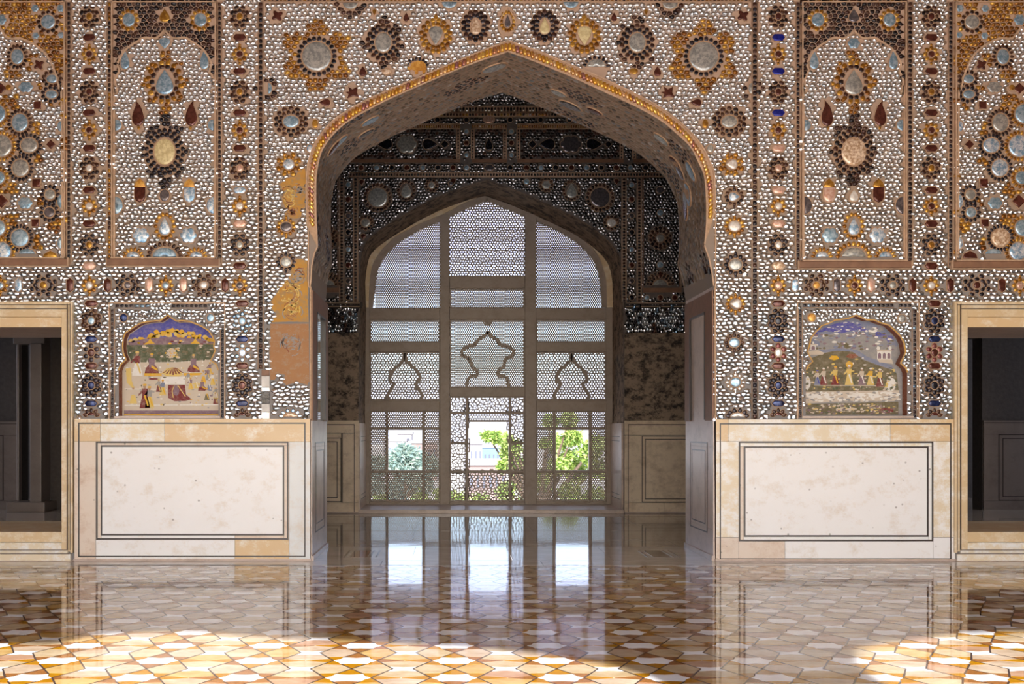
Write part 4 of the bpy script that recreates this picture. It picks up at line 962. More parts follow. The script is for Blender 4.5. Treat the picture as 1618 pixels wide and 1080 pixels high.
# ================================================================== PAINTED NICHES
BX = Fr(0.0); ND = .11                           # the painting lies this far behind the wall face
def mural(label, mur, niche, paint, discs, tiles, group_loc):
    x0, y0, x1, y1 = mur
    t = thing('painted_niche', label, 'wall painting', ((FR.x(x0)+FR.x(x1))/2, 0, FR.z(y1)))
    def go():
        global EX, RECT
        sE, sR = EX, RECT; EX, RECT = [], []
        # painted ground and the moulded reveal of the cusped niche
        gx0, gx1 = min(a for a, b in niche)-3, max(a for a, b in niche)+3; gy0, gy1 = min(b for a, b in niche)-3, max(b for a, b in niche)
        q = ccw([(a, -b) for a, b in niche]); mb = MB(); vs = [Vector((a, b, 0)) for a, b in q]
        for tr in geometry.tessellate_polygon([vs]):
            w_ = ccw([q[i] for i in tr]); mb.face([FR.p(a, -b, -ND) for a, b in w_], paint[0])
        mb.build('painted_ground')
        mb = MB(); n = niche
        for a, b in zip(n, n[1:]+n[:1]): mb.face([FR.p(*a, 0), FR.p(*b, 0), FR.p(*b, -ND), FR.p(*a, -ND)], 'p_red')
        mb.build('niche_reveal')
        mb = MB(); ribbon(mb, FR, n[1:-1], 2.2, 0, .012, 'mortar_thin'); ribbon(mb, FR, [(a, b) for a, b in n[1:-1]], 1.0, .01, .016, 'p_gold'); mb.build('cusped_arch_line')
        paint[1]()
        for x, y, c in discs: gem(None, FR, x, y, 'disc', 6, 6.5, c)
        for (a, b, c, d), ms in tiles: bead_strip(None, FR, a, b, c, d, 6.6, ms, (1, 1), .008, name='tile_border')
        mb = MB(); fbox(mb, FR, x0-.5, y0-.5, x1+.5, y0+1.2, 0, .022, 'fillet'); fbox(mb, FR, x0-.5, y0, x0+1, y1, 0, .022, 'fillet'); fbox(mb, FR, x1-1, y0, x1+.5, y1, 0, .022, 'fillet')
        fbox(mb, FR, x0+8, y1-4, x1-8, y1-.5, -.02, .012, 'marble_dull'); mb.build('niche_frame')
        pts = jitter(x0+3, y0+3, x1-3, y1-4, 6.2, 5.2, .3, int(x0))
        keep = free(pts, EX, RECT, [n+[(n[-1][0]+2, n[-1][1]), (n[-1][0]+2, 700), (n[0][0]-2, 700), (n[0][0]-2, n[0][1])]])
        keep = [i for i in keep if not inpoly(pts[i][0]-2.5, pts[i][1], n) and not inpoly(pts[i][0]+2.5, pts[i][1], n) and not inpoly(pts[i][0], pts[i][1]+3, n)]
        field(None, FR, pts, keep, 6.2, 5.4, [], default='mirror_cool', shrink=.88, bulge=.3, tilt=.2)
        EX, RECT = sE, sR
    under(t, go); return t
def pp(mb, pts, lv, c):
    """flat paint: polygon of photograph points on the niche ground, lv layers up"""
    q = ccw([(a, -b) for a, b in pts]); vs = [Vector((a, b, 0)) for a, b in q]
    for tr in geometry.tessellate_polygon([vs]):
        w_ = ccw([q[i] for i in tr]); mb.face([FR.p(a, -b, -ND+.0009*lv) for a, b in w_], c)
def blob(mb, x, y, rx, ry, lv, c, n=9, r=None):
    r = r or rnd; pp(mb, [(x+rx*math.cos(2*PI*i/n)*r.uniform(.82, 1.1), y+ry*math.sin(2*PI*i/n)*r.uniform(.82, 1.1)) for i in range(n)], lv, c)
def figure(mb, x, y, h, robe, top, sash, seated=False, lean=0):
    h *= 1.15
    """small painted figure standing (or seated) on (x, y)"""
    if seated:
        pp(mb, [(x-h*.34, y), (x-h*.30, y-h*.22), (x-h*.12, y-h*.45), (x+h*.12, y-h*.45), (x+h*.30, y-h*.20), (x+h*.34, y)], 5, robe)
        pp(mb, [(x-h*.13, y-h*.28), (x-h*.16, y-h*.72), (x+h*.16, y-h*.72), (x+h*.13, y-h*.28)], 6, top)
        pp(mb, [(x-h*.02, y-h*.40), (x+h*.28, y-h*.20), (x+h*.30, y-h*.10), (x-.02*h, y-h*.26)], 7, sash); hy = y-h*.84
    else:
        pp(mb, [(x-h*.22, y), (x-h*.10, y-h*.52), (x+h*.10, y-h*.52), (x+h*.22, y)], 5, robe)
        pp(mb, [(x-h*.10, y-h*.5), (x-h*.13, y-h*.80), (x+h*.13, y-h*.80), (x+h*.10, y-h*.5)], 6, top)
        pp(mb, [(x+h*.02, y-h*.55), (x+h*.16, y-h*.1), (x+h*.10, y-h*.08), (x-h*.04, y-h*.5)], 7, sash)
        pp(mb, [(x-h*.12, y-h*.74), (x-h*.28, y-h*.55), (x-h*.25, y-h*.50), (x-h*.08, y-h*.64)], 6, top); hy = y-h*.88
    blob(mb, x+lean, hy, h*.07, h*.085, 7, 'p_skin'); blob(mb, x+lean, hy-h*.07, h*.09, h*.05, 8, sash)
def z1(a, b): return (160+a/5.4, 470+b/5.4)
def z2(a, b): return (1250+a/5.4, 470+b/5.4)
def speckle(mb, zf, box, n, sx, sy, cols, lv, niche, r, ok=None):
    for k in range(n):
        x, y = r.uniform(box[0], box[2]), r.uniform(box[1], box[3]); px, py = zf(x, y)
        if (ok and not ok(x, y)) or not all(inpoly(px+dx, py+dy, niche) for dx in (-sx, sx) for dy in (-sy, sy)): continue
        blob(mb, px, py, r.uniform(.4, 1)*sx, r.uniform(.4, 1)*sy, lv+r.random()*.3, r.choice(cols), 8, r)
def paint_left():
    r = random.Random(12)
    clip = N1
    sky = [p for p in N1 if p[1] < 470+420/5.4]; sky = [(a*.985+267*.015, b+1.2) for a, b in sky]
    mb = MB(); pp(mb, sky, 1, 'p_blue'); mb.build('painted_sky')
    mb = MB()
    def band(y, spread): return [z1(x, y+spread*((x-575)/390)**2) for x in range(205, 951, 40)]
    for k in range(64):
        x = r.uniform(225, 935); y = 278+95*((x-575)/380)**2+r.uniform(-8, 42)
        px, py = z1(x, y)
        if all(inpoly(px+dx, py+dy, N1) for dx in (-4, 4) for dy in (-4, 4)): blob(mb, px, py, r.uniform(3, 4.6), r.uniform(3, 4.6), 2+(k % 3)*.4, 'p_gold' if k % 4 else 'p_yellow', 8, r)
    mb.build('painted_trees', stuff=True)
    mb = MB(); pp(mb, [z1(a, b) for a, b in ((200, 372), (330, 345), (575, 325), (820, 345), (945, 372), (955, 405), (940, 385), (575, 392), (210, 398))], 4, 'p_violet')
    for x in (390, 780): pp(mb, [z1(x-45, 385), z1(x-15, 362), z1(x, 335), z1(x+15, 362), z1(x+45, 385)], 4.5, 'p_gold')
    for k in range(26):
        x = r.uniform(220, 930); blob(mb, *z1(x, 372+r.uniform(-14, 16)), r.uniform(1.5, 4), r.uniform(1, 2), 4.6, r.choice(['p_gold', 'p_maroon', 'p_sand', 'p_violet']), 7, r)
    mb.build('painted_pavilions', stuff=True)
    mb = MB(); pp(mb, [z1(a, b) for a, b in ((190, 395), (575, 385), (960, 390), (968, 440), (955, 490), (930, 520), (575, 545), (230, 545), (222, 520), (196, 470))], 3, 'p_green')
    for x, y, w, h in ((575, 460, 45, 40), (690, 460, 30, 20), (390, 450, 40, 30), (820, 460, 18, 20), (890, 470, 30, 22), (470, 470, 20, 16)): blob(mb, *z1(x, y), w/5.4, h/5.4, 3.6, 'p_olive' if x != 575 else 'p_sand', 11, r)
    speckle(mb, z1, (190, 400, 960, 535), 90, 4, 2.2, ['p_green', 'p_green', 'p_olive', 'p_sand'], 3.5, N1, r); speckle(mb, z1, (520, 425, 640, 505), 40, 2.4, 1.6, ['p_yellow', 'p_sand', 'p_sand', 'p_gold'], 3.9, N1, r)
    mb.build('painted_hill', stuff=True)
    mb = MB(); pp(mb, [z1(240, 545), z1(940, 540), z1(950, 585), z1(235, 590)], 4.2, 'p_sand')
    for x in range(300, 920, 60): pp(mb, [z1(x, 548), z1(x+4, 520), z1(x+8, 548)], 4.6, 'p_white')
    pp(mb, [z1(340, 640), z1(490, 640), z1(490, 665), z1(340, 665)], 4.8, 'p_gold'); pp(mb, [z1(680, 638), z1(880, 638), z1(880, 655), z1(680, 660)], 4.8, 'p_gold')
    pp(mb, [z1(x, y) for x, y in ((490, 640), (530, 600), (585, 588), (640, 600), (675, 650), (640, 668), (530, 665))], 5, 'p_yellow')
    for k in range(-3, 4):
        c = 585+k*28; pp(mb, [z1(585+k*6, 592), z1(585+k*8+5, 592), z1(c+12, 655-abs(k)*6), z1(c-4, 655-abs(k)*6)], 5.6, 'p_maroon')
    pp(mb, [z1(480, 672), z1(690, 668), z1(690, 735), z1(480, 735)], 4.4, 'p_white'); blob(mb, *z1(420, 688), 8, 2, 5, 'p_maroon')
    pp(mb, [z1(170, 770), z1(480, 775), z1(480, 782), z1(170, 778)], 4.5, 'p_white'); pp(mb, [z1(180, 600), z1(225, 590), z1(230, 700), z1(260, 790), z1(190, 720)], 4.5, 'p_yellow')
    pp(mb, [z1(545, 740), z1(690, 740), z1(700, 820), z1(745, 862), z1(700, 878), z1(600, 880), z1(545, 850)], 5, 'p_maroon')
    ribbon2 = [z1(590, 850), z1(580, 790), z1(600, 745), z1(635, 750), z1(660, 790), z1(695, 840)]
    ribbon(mb, FR, ribbon2, 1.3, -ND+.004, -ND+.006, 'p_yellow'); blob(mb, *z1(615, 790), 5, 9, 7, 'p_violet')
    pp(mb, [z1(165, 960), z1(990, 960), z1(990, 990), z1(165, 990)], 4, 'p_violet'); pp(mb, [z1(165, 992), z1(990, 992), z1(990, 1002), z1(165, 1002)], 4.4, 'p_gold')
    pp(mb, [z1(170, 912), z1(985, 905), z1(985, 915), z1(170, 920)], 4, 'p_white')
    for k in range(150):
        x, y = r.uniform(180, 970), r.uniform(560, 950); px, py = z1(x, y)
        blob(mb, px, py, r.uniform(.8, 3), r.uniform(.6, 1.8), 4.3+r.random()*.2, r.choice(['p_white', 'p_white', 'p_yellow', 'p_grey', 'p_sand', 'p_olive'] if x < 680 else ['p_yellow', 'p_gold', 'p_grey', 'p_violet', 'p_white']), 7, r)
    mb.build('painted_courtyard', stuff=True)
    mb = MB()
    figure(mb, *z1(405, 640), 29, 'p_maroon', 'p_violet', 'p_gold', True); figure(mb, *z1(765, 630), 26, 'p_maroon', 'p_violet', 'p_gold', True)
    figure(mb, *z1(280, 660), 34, 'p_white', 'p_maroon', 'p_yellow'); figure(mb, *z1(345, 940), 34, 'p_maroon', 'p_maroon', 'p_gold'); figure(mb, *z1(385, 935), 30, 'p_yellow', 'p_grey', 'p_gold')
    figure(mb, *z1(245, 900), 24, 'p_yellow', 'p_sand', 'p_yellow'); figure(mb, *z1(500, 830), 22, 'p_yellow', 'p_bluegrey', 'p_gold'); figure(mb, *z1(465, 800), 18, 'p_maroon', 'p_grey', 'p_yellow')
    for x, y, c in ((740, 780, 'p_yellow'), (790, 770, 'p_yellow'), (840, 790, 'p_maroon'), (850, 720, 'p_gold'), (890, 700, 'p_grey'), (930, 740, 'p_yellow'), (900, 790, 'p_bluegrey'), (960, 860, 'p_yellow'), (955, 905, 'p_maroon'), (880, 870, 'p_olive'), (720, 730, 'p_sand'), (905, 650, 'p_yellow')):
        figure(mb, *z1(x, y), 17, c, r.choice(['p_sand', 'p_grey', 'p_violet', 'p_white']), r.choice(['p_gold', 'p_white', 'p_yellow']), r.random() < .4)
    mb.build('painted_figures', stuff=True)
def paint_right():
    r = random.Random(13); mb = MB()
    sky = [(a*.985+1349*.015, b+1.0) for a, b in N2 if b < 470+420/5.4]; pp(mb, sky, 1, 'p_bluegrey'); mb.build('painted_sky')
    mb = MB()
    pp(mb, [z2(a, b) for a, b in ((250, 285), (330, 240), (420, 210), (520, 190), (600, 225), (660, 245), (700, 275), (640, 280), (560, 270), (470, 295), (380, 280))], 2, 'p_blue')
    for a, b, w, h, c in ((740, 275, 50, 18, 'p_white'), (800, 300, 50, 25, 'p_blue'), (880, 340, 30, 30, 'p_blue'), (240, 300, 30, 12, 'p_blue'), (500, 330, 200, 40, 'p_grey'), (350, 370, 80, 60, 'p_grey'), (640, 370, 130, 60, 'p_grey'), (560, 350, 60, 40, 'p_bluegrey'), (800, 380, 60, 40, 'p_grey'), (300, 330, 60, 30, 'p_bluegrey'), (470, 400, 100, 30, 'p_olive'), (420, 300, 22, 8, 'p_white'), (520, 265, 20, 7, 'p_white'), (355, 245, 18, 6, 'p_white')):
        blob(mb, *z2(a, b), w/5.4, h/5.4, 2.2+r.random(), c, 12, r)
    speckle(mb, z2, (160, 230, 950, 440), 240, 4.5, 2.2, ['p_grey', 'p_grey', 'p_bluegrey', 'p_olive', 'p_white', 'p_violet'], 3.3, N2, r, lambda x, y: y > 290 or x > 640 or x < 330)
    speckle(mb, z2, (380, 200, 640, 290), 40, 3, 1.2, ['p_blue', 'p_white', 'p_bluegrey'], 3.3, N2, r)
    mb.build('painted_clouds', stuff=True)
    mb = MB()
    pp(mb, [z2(a, b) for a, b in ((180, 520), (300, 470), (420, 440), (560, 450), (640, 520), (780, 570), (900, 610), (940, 640), (960, 800), (150, 800), (135, 640))], 3, 'p_olive')
    pp(mb, [z2(a, b) for a, b in ((280, 440), (440, 425), (600, 440), (690, 500), (820, 540), (900, 575), (910, 610), (780, 570), (650, 515), (560, 455), (430, 445), (300, 465))], 4, 'p_bluegrey')
    pp(mb, [z2(a, b) for a, b in ((135, 800), (960, 785), (955, 880), (600, 875), (135, 900))], 4, 'p_sand'); pp(mb, [z2(a, b) for a, b in ((140, 905), (955, 885), (955, 995), (140, 995))], 4, 'p_olive')
    for k in range(90):
        x, y = r.uniform(200, 900), r.choice([r.uniform(500, 780), r.uniform(905, 985)])
        if y < 600 and (x > 720 or x < 230): continue
        blob(mb, *z2(x, y), r.uniform(1, 3.2), r.uniform(.8, 2.2), 4.5+r.random()*.4, r.choice(['p_sand', 'p_yellow', 'p_white', 'p_green', 'p_olive']), 7, r)
    for x, y, w, h, c in ((300, 840, 140, 26, 'p_white'), (650, 835, 160, 26, 'p_white'), (850, 960, 70, 22, 'p_maroon'), (500, 950, 100, 20, 'p_sand'), (890, 740, 50, 60, 'p_white'), (170, 720, 30, 60, 'p_white')): blob(mb, *z2(x, y), w/5.4, h/5.4, 4.6, c, 13, r)
    speckle(mb, z2, (140, 590, 940, 780), 200, 3, 1.8, ['p_olive', 'p_green', 'p_green', 'p_sand', 'p_yellow'], 4.6, N2, r); speckle(mb, z2, (140, 800, 960, 880), 150, 5, 2, ['p_white', 'p_sand', 'p_grey', 'p_white'], 5, N2, r); speckle(mb, z2, (140, 900, 950, 990), 160, 3.5, 1.6, ['p_olive', 'p_sand', 'p_yellow', 'p_violet', 'p_green'], 5, N2, r)
    mb.build('painted_garden', stuff=True)
    mb = MB()
    def pavilion(cx, y, w, h, n):
        pp(mb, [z2(cx-w/2, y), z2(cx-w/2, y-h*.55), z2(cx+w/2, y-h*.55), z2(cx+w/2, y)], 5, 'p_white')
        pp(mb, [z2(cx-w*.56, y-h*.55), z2(cx-w*.5, y-h*.68), z2(cx+w*.5, y-h*.68), z2(cx+w*.56, y-h*.55)], 5.4, 'p_sand')
        for s_ in ((-.42, .42) if n > 1 else (0,)): blob(mb, *z2(cx+s_*w, y-h*.78), w*.09/5.4+.8, h*.12/5.4+.6, 5.6, 'p_white')
        for i in range(n):
            c = cx-w/2+w*(i+.5)/n; pp(mb, [z2(c-w*.33/n, y-h*.05), z2(c-w*.33/n, y-h*.35), z2(c, y-h*.48), z2(c+w*.33/n, y-h*.35), z2(c+w*.33/n, y-h*.05)], 6, 'p_violet')
    pavilion(832, 520, 120, 125, 3); pavilion(220, 440, 46, 80, 1)
    pp(mb, [z2(180, 480), z2(175, 450), z2(260, 440), z2(320, 465), z2(300, 480)], 5, 'p_sand'); pp(mb, [z2(770, 520), z2(900, 520), z2(910, 560), z2(790, 545)], 5, 'p_sand')
    mb.build('painted_pavilions', stuff=True)
    mb = MB()
    for x, y, w in ((400, 515, 45), (555, 500, 55)): pp(mb, [z2(x-w, y), z2(x-w*.5, y-28), z2(x+w*.6, y-26), z2(x+w, y), z2(x, y+14)], 5, 'p_red' if x > 500 else 'p_gold')
    blob(mb, *z2(530, 565), 6, 6, 5, 'p_gold', 12); 
    for x, h, c, tp, s_ in ((310, 150, 'p_maroon', 'p_sand', 'p_white'), (410, 165, 'p_maroon', 'p_yellow', 'p_gold'), (530, 175, 'p_yellow', 'p_yellow', 'p_white'), (640, 150, 'p_violet', 'p_sand', 'p_white'), (715, 150, 'p_yellow', 'p_gold', 'p_white'), (795, 155, 'p_maroon', 'p_yellow', 'p_white'), (255, 130, 'p_bluegrey', 'p_sand', 'p_blue')):
        figure(mb, *z2(x, 740 if x < 780 else 755), h*.86/5.4, c, tp, s_)
    pp(mb, [z2(230, 740), z2(750, 742), z2(830, 752), z2(830, 760), z2(740, 750), z2(230, 746)], 4.9, 'p_sand')
    mb.build('painted_figures', stuff=True)
dk = ['dark_glass', 'black_glass', 'black_glass']
mural('painted cusped niche left of the arch showing gold trees and a courtyard of figures', MUR[0], N1, ('p_sand', paint_left), ((195.7, 501.9, 'g_navy'), (333, 502, 'g_blue')),
      (((175, 488, 180.5, 660), ['dark_glass']), ((182, 480, 211, 486), dk), ((212, 480, 237, 486), ['blue_glass', 'black_glass']), ((271, 480, 328, 486), dk), ((349, 520, 354.5, 660), ['black_glass'])), 0)
mural('painted cusped niche right of the arch, figures in a row under blue sky', MUR[1], N2, ('p_grey', paint_right), ((1282, 501.5, 'g_orange'), (1424.5, 503, 'g_grey')),
      (((1261.5, 488, 1267, 660), dk), ((1268, 479, 1412, 485.5), dk+['blue_glass']), ((1420, 479, 1440, 485.5), dk), ((1441.5, 488, 1448, 660), dk+['dark_glass', 'blue_glass'])), 1)

# ================================================================== MARBLE DADOES
def lines(fr, rects, w, h, mat='inlay', name='inlay_line'):
    mb = MB()
    for a, b, c, d in rects:
        for r in ((a, b, c, b+w), (a, d-w, c, d), (a, b+w, a+w, d-w), (c-w, b+w, c, d-w)): fbox(mb, fr, *r, h, h+.0016, mat)
    return mb.build(name, None, stuff=True)
def front_dado(label, slabs, rects, rects2, base):
    x0, x1 = min(s[0] for s in slabs), max(s[2] for s in slabs)
    t = thing('marble_dado', label, 'dado', ((FR.x(x0)+FR.x(x1))/2, 0, 0))
    def go():
        for a, b, c, d, m_ in slabs: fboxobj('slab', FR, a+.25, b+.25, c-.25, d-.25, 0, .030, m_, None, .0012)
        mb = MB(); fbox(mb, FR, x0, 661.5, x1, 884, 0, .027, 'joint'); mb.build('joint')
        lines(FR, rects, 2.5, .030); lines(FR, rects2, 2.1, .030)
        fboxobj('base_ledge', FR, x0-1, base, x1+1, 885.04, 0, .038, 'marble_dull', None, .003)
    under(t, go)
mw, mc_, mt, mbl, mp = 'marble_white', 'marble_cream', 'marble_tan', 'marble_blue', 'marble_pink'
front_dado('white marble dado left of the arch under the painted niche, with dark rust stains', [(119, 661, 160, 697, mt), (119, 697, 153, 885, mp), (160, 661, 261.3, 697, mc_), (261.3, 661, 491, 697.5, mt), (457.5, 697.5, 491, 885, mbl), (153, 697, 161.5, 852, mp),
    (161.5, 697, 457.5, 703, mp), (161.5, 703, 449.5, 845, mw), (449.5, 703, 457.5, 852, mp), (161.5, 845, 372, 852, mw), (372, 845, 449.5, 852, mp), (153, 852, 372, 885, mw), (372, 852, 457.5, 885, mt)],
    [(153.6, 697, 456.5, 851.6), (160.7, 703, 450, 845)], [(125.3, 667.3, 483.5, 879)], 881.5)
front_dado('white marble dado right of the arch under the painted niche, with a cracked lower line', [(1130, 662, 1149.6, 697, mt), (1130, 697, 1166, 848, mc_), (1149.6, 662, 1405, 697, mc_), (1405, 662, 1507, 697, mt), (1472.5, 697, 1507, 848, mc_), (1166, 697, 1472.5, 704.6, mc_), (1166, 704.6, 1174, 854, mp),
    (1174, 704.6, 1465, 847, mw), (1465, 704.6, 1472.5, 854, mw), (1174, 847, 1465, 854, mw), (1130, 848, 1166, 888, mp), (1166, 854, 1238.7, 888, mp), (1238.7, 854, 1472.5, 888, mw), (1472.5, 848, 1507, 888, mw)],
    [(1166, 697, 1472.5, 854), (1174, 704.6, 1465, 847)], [(1135.8, 668.2, 1501, 883)], 882)
# jamb faces of the arch: marble below, mirror pane in a frame above
def side_box(mb, X, sgn, y0, y1, z0, z1, h0, h1, mat):
    a, b = X+sgn*h0, X+sgn*h1; mb.box(min(a, b), max(a, b), y0, y1, z0, z1, mat)
for X, sgn, sd in ((FR.x(490), 1, 'left'), (FR.x(1130), -1, 'right')):
    zd = FR.z(664)
    t = thing('jamb_facing', sd+' jamb of the big arch, dull marble below and a framed mirror pane above', 'door jamb', (X, DT/2, 0))
    def go():
        def sb(name, *a, bev=0):
            mb = MB(); side_box(mb, X, sgn, *a); return mb.build(name)
        sb('slab', 0, DT, .045, .30, 0, .02, 'marble_dull'); sb('slab', 0, DT, zd-.26, zd, 0, .02, 'marble_dull')
        sb('slab', 0, .26, .303, zd-.263, 0, .02, 'marble_dull'); sb('slab', DT-.26, DT, .303, zd-.263, 0, .02, 'marble_dull'); sb('slab', .263, DT-.263, .303, zd-.263, 0, .022, 'marble_dull')
        sb('plinth', -.01, DT+.01, 0, .045, 0, .035, 'marble_dull')
        mb = MB()
        for e in (.23, .31):
            for y0, y1, z0, z1 in ((e, DT-e, e+.02, e+.032), (e, DT-e, zd-e, zd-e+.012), (e, e+.014, e+.02, zd-e), (DT-e-.014, DT-e, e+.02, zd-e)): side_box(mb, X, sgn, y0, y1, z0, z1, .021, .0245, 'inlay')
        mb.build('inlay_line', stuff=True)
        zt = FR.z(458); za, zb = zd+.01, zt-.18
        for y0, y1, z0, z1 in ((0, .30, zd, zt), (DT-.24, DT, zd, zt), (.30, DT-.24, zb, zt)): sb('frame_bar', y0, y1, z0, z1, 0, .03, 'wood')
        sb('mirror_pane', .30, DT-.24, za, zb, 0, .008, 'pane')
        for e in (.30, DT-.26): sb('frame_fillet', e, e+.02, za, zb, .008, .036, 'inlay')
        sb('frame_fillet', .30, DT-.24, zb-.02, zb, .008, .036, 'inlay')
    under(t, go)
# marble frames of the two side doorways
for nm, (x0, y0, x1, y1), fx, lab in (('left', DOORL, 117.3, 'left'), ('right', DOORR, 1504.5, 'right')):
    o0 = set(bpy.data.objects)
    d = link('door_'+('1' if nm == 'left' else '2'), None, None, (FR.x((x0+x1)/2), 0, 0)); struct(d)
    def go():
        s_ = 1 if nm == 'left' else -1
        inner = x1 if s_ > 0 else x0; outer = fx
        for i, (u, v, h) in enumerate(((0, .52, .045), (.52, .80, .035), (.80, 1, .05))):
            a, b = inner+(outer-inner)*u, inner+(outer-inner)*v; a, b = min(a, b), max(a, b)
            fboxobj('door_post', FR, a, 477+(1-v)*24 if True else 0, b, 872-(1-v)*8, 0, h, 'marble_frame', None, .004)
            far = x0 if s_ > 0 else x1
            yy0, yy1 = 501-24*v, 501-24*u
            xa_, xb_ = (far, inner+(outer-inner)*u) if s_ > 0 else (inner+(outer-inner)*u, far)
            fboxobj('lintel', FR, xa_, yy0, xb_+.0, yy1, 0, h-.001, 'marble_frame', None, .004)
            fboxobj('sill_moulding', FR, xa_, 856+22*u, xb_, 856+22*v+(6.9 if v == 1 else 0), 0, h-.001, 'marble_cream', None, .004)
        mb = MB()
        for u in (.52, .80): 
            a = inner+(outer-inner)*u; fbox(mb, FR, a-.6, 480, a+.6, 868, .035, .052, 'joint')
            xa_, xb_ = (far, a) if s_ > 0 else (a, far); fbox(mb, FR, xa_, 501-24*u-.5, xb_, 501-24*u+.5, .035, .052, 'joint'); fbox(mb, FR, xa_, 856+22*u-.5, xb_, 856+22*u+.5, .035, .052, 'joint')
        mb.build('moulding_line', stuff=True)
        fboxobj('lintel_board', FR, x0, 501, x1, 517, -.02, .018, 'marble_tan', None, .004)
        fboxobj('threshold', FR, x0, 840, x1, 856, -DT, -.004, 'marble_frame', None, .004)
        fboxobj('plinth', FR, min(far, fx), 884, max(far, fx), 885.04, 0, .08, 'marble_dull', None, .002)
    under(d, go)

# ================================================================== INNER HALL WALL
def inner_chips(name, pts, keep, sx, sy, default, **k): return field(wall_back, IN, pts, keep, sx, sy, k.pop('t', []), name, k.pop('shrink', .84), k.pop('bulge', .34), default, **k)
FR_EX, EX = EX, []; R_SAVE, RECT = RECT, []
# cornice and frieze
for y0, y1, ms in ((168.5, 177, ['dark_glass', 'mirror']), (178, 184, ['band_glass', 'dark_glass'])): bead_strip(wall_back, IN, 540, y0, 1060, y1, 5, ms, (1, 1), .014)
bead_strip(wall_back, IN, 552, 273, 1064, 279, 4.6, dg, (1, 1), .010)
for a, b in ((500, 727), (745, 801), (817, 985), (1000, 1080)):
    bead_strip(wall_back, IN, a, 197, b, 203, 3.6, ['band_glass', 'band_glass', 'amber_glass'], (1, 1), .03)
    fboxobj('frieze_moulding', IN, a, 252, b, 257, 0, .04, 'wood', wall_back)
    for x in (a, b-5): bead_strip(wall_back, IN, x, 204, x+4, 251, 4.4, dg, (1, 1), .010)
for xa_, xb_ in ((537, 543), (559, 565), (983, 989), (1007, 1013)): bead_strip(wall_back, IN, xa_, 281, xb_, 477, 4.8, dg, (1, 1), .010)
for a, b, c, d in ((500, 281, 534, 455), (1016, 281, 1074, 455)):
    fboxobj('panel_moulding', IN, a, d, c+2, d+7, 0, .035, 'wood', wall_back)
    mb = MB()
    for x in (a, c): fbox(mb, IN, x-.7, b, x+.7, d, 0, .02, 'wood')
    mb.build('panel_fillet', wall_back)
bead_strip(wall_back, IN, 1076, 281, 1081, 455, 4.6, dg, (1, 1), .010)
fboxobj('ledge_moulding', IN, 500, 478, 572, 487, 0, .05, 'dark_stucco', wall_back); fboxobj('ledge_moulding', IN, 986, 478, 1100, 487, 0, .05, 'dark_stucco', wall_back)
bead_strip(wall_back, IN, 500, 479.5, 569, 484, 4, ['mirror', 'black_glass', 'dark_glass'], (1, 1), .055); bead_strip(wall_back, IN, 988, 479.5, 1098, 484, 4, ['mirror', 'black_glass', 'dark_glass'], (1, 1), .055)
def ig(px, py, sh, rx, ry, m_, **k): return gem(wall_back, IN, px, py, sh, rx, ry, m_, rim=.8, **k)
def ir(px, py, sh, rx, ry, m_, rings, key, ex): return flower(wall_back, IN, px, py, sh, rx, ry, m_, rings, key, ex, rim=.8)
ir(597, 312, 'disc', 15.5, 15.5, 'g_grey', [(20, 20, 20, 4.4, 5, 0, 'dark_glass')], 'ib', (23, 23)); ir(948, 312, 'disc', 15.5, 15.5, 'g_dim', [(20, 20, 20, 4.4, 5, 0, 'dark_glass')], 'ib', (23, 23))
ir(642, 301, 'tear_up', 9, 12, 'g_grey', [(12.5, 14.5, 16, 3.6, 4, 0, 'dark_glass')], 'it', (15, 17)); ir(903, 301, 'tear_up', 9, 12, 'g_grey', [(12.5, 14.5, 16, 3.6, 4, 0, 'dark_glass')], 'it', (15, 17))
ir(682, 293, 'oval', 5, 5, 'g_grey', [(8.5, 8.5, 11, 3.6, 4, 0, 'dark_glass')], 'is', (11, 11)); ir(863, 292, 'lobe', 7, 7, 'g_grey', [(9.5, 9.5, 11, 3.6, 4, 0, 'dark_glass')], 'is2', (12, 12))
for x in (578, 966): ir(x, 352, 'disc', 7, 6.5, 'g_grey' if x < 700 else 'g_white', [(10.5, 10, 12, 3.6, 4, 0, 'dark_glass')], 'il', (13, 13))
for x, y in ((571.5, 288.5), (716, 286.5), (974, 287), (574, 374)): ig(x, y, 'tear_down', 4, 4.5, 'g_maroon')
ig(832, 287, 'disc', 4.5, 4.5, 'g_blue'); ig(712, 290, 'disc', 3.4, 3.4, 'g_dim')
for i, x in enumerate((571, 595, 619, 643, 668, 692, 716, 737, 806, 832, 855, 878, 903, 927, 950, 974, 996, 1020, 1041)): ig(x, 265, ('disc', 'oval')[i & 1], 4.2 if i & 1 else 3.8, 3.8, ('g_maroon', 'g_blue', 'g_black')[i % 3])
ig(773, 265, 'lobe', 8, 5.5, 'g_dim')
for x, sh, rx, ry, m_ in ((608, 'tear_left', 12, 9, 'g_black'), (643, 'lobe', 16, 15, 'g_grey'), (680, 'tear_right', 12, 9, 'g_black'), (703, 'diamond', 6.5, 6.5, 'g_black'), (582, 'diamond', 6, 6, 'g_black'),
                        (841, 'diamond', 6.5, 6.5, 'g_black'), (864, 'tear_left', 12.5, 9.5, 'g_black'), (902, 'lobe', 17, 14, 'g_dim'), (939, 'tear_right', 12.5, 9.5, 'g_black'), (961, 'diamond', 5.5, 5.5, 'g_black')): ig(x, 228, sh, rx, ry, m_)
ig(772.5, 228, 'tear_up', 6.5, 10, 'g_black'); ig(772.5, 189, 'oval', 9, 5.5, 'g_pink')
for x in (691, 737, 806, 854, 900): ig(x, 189.5, 'disc', 3.8, 3.8, 'g_black')
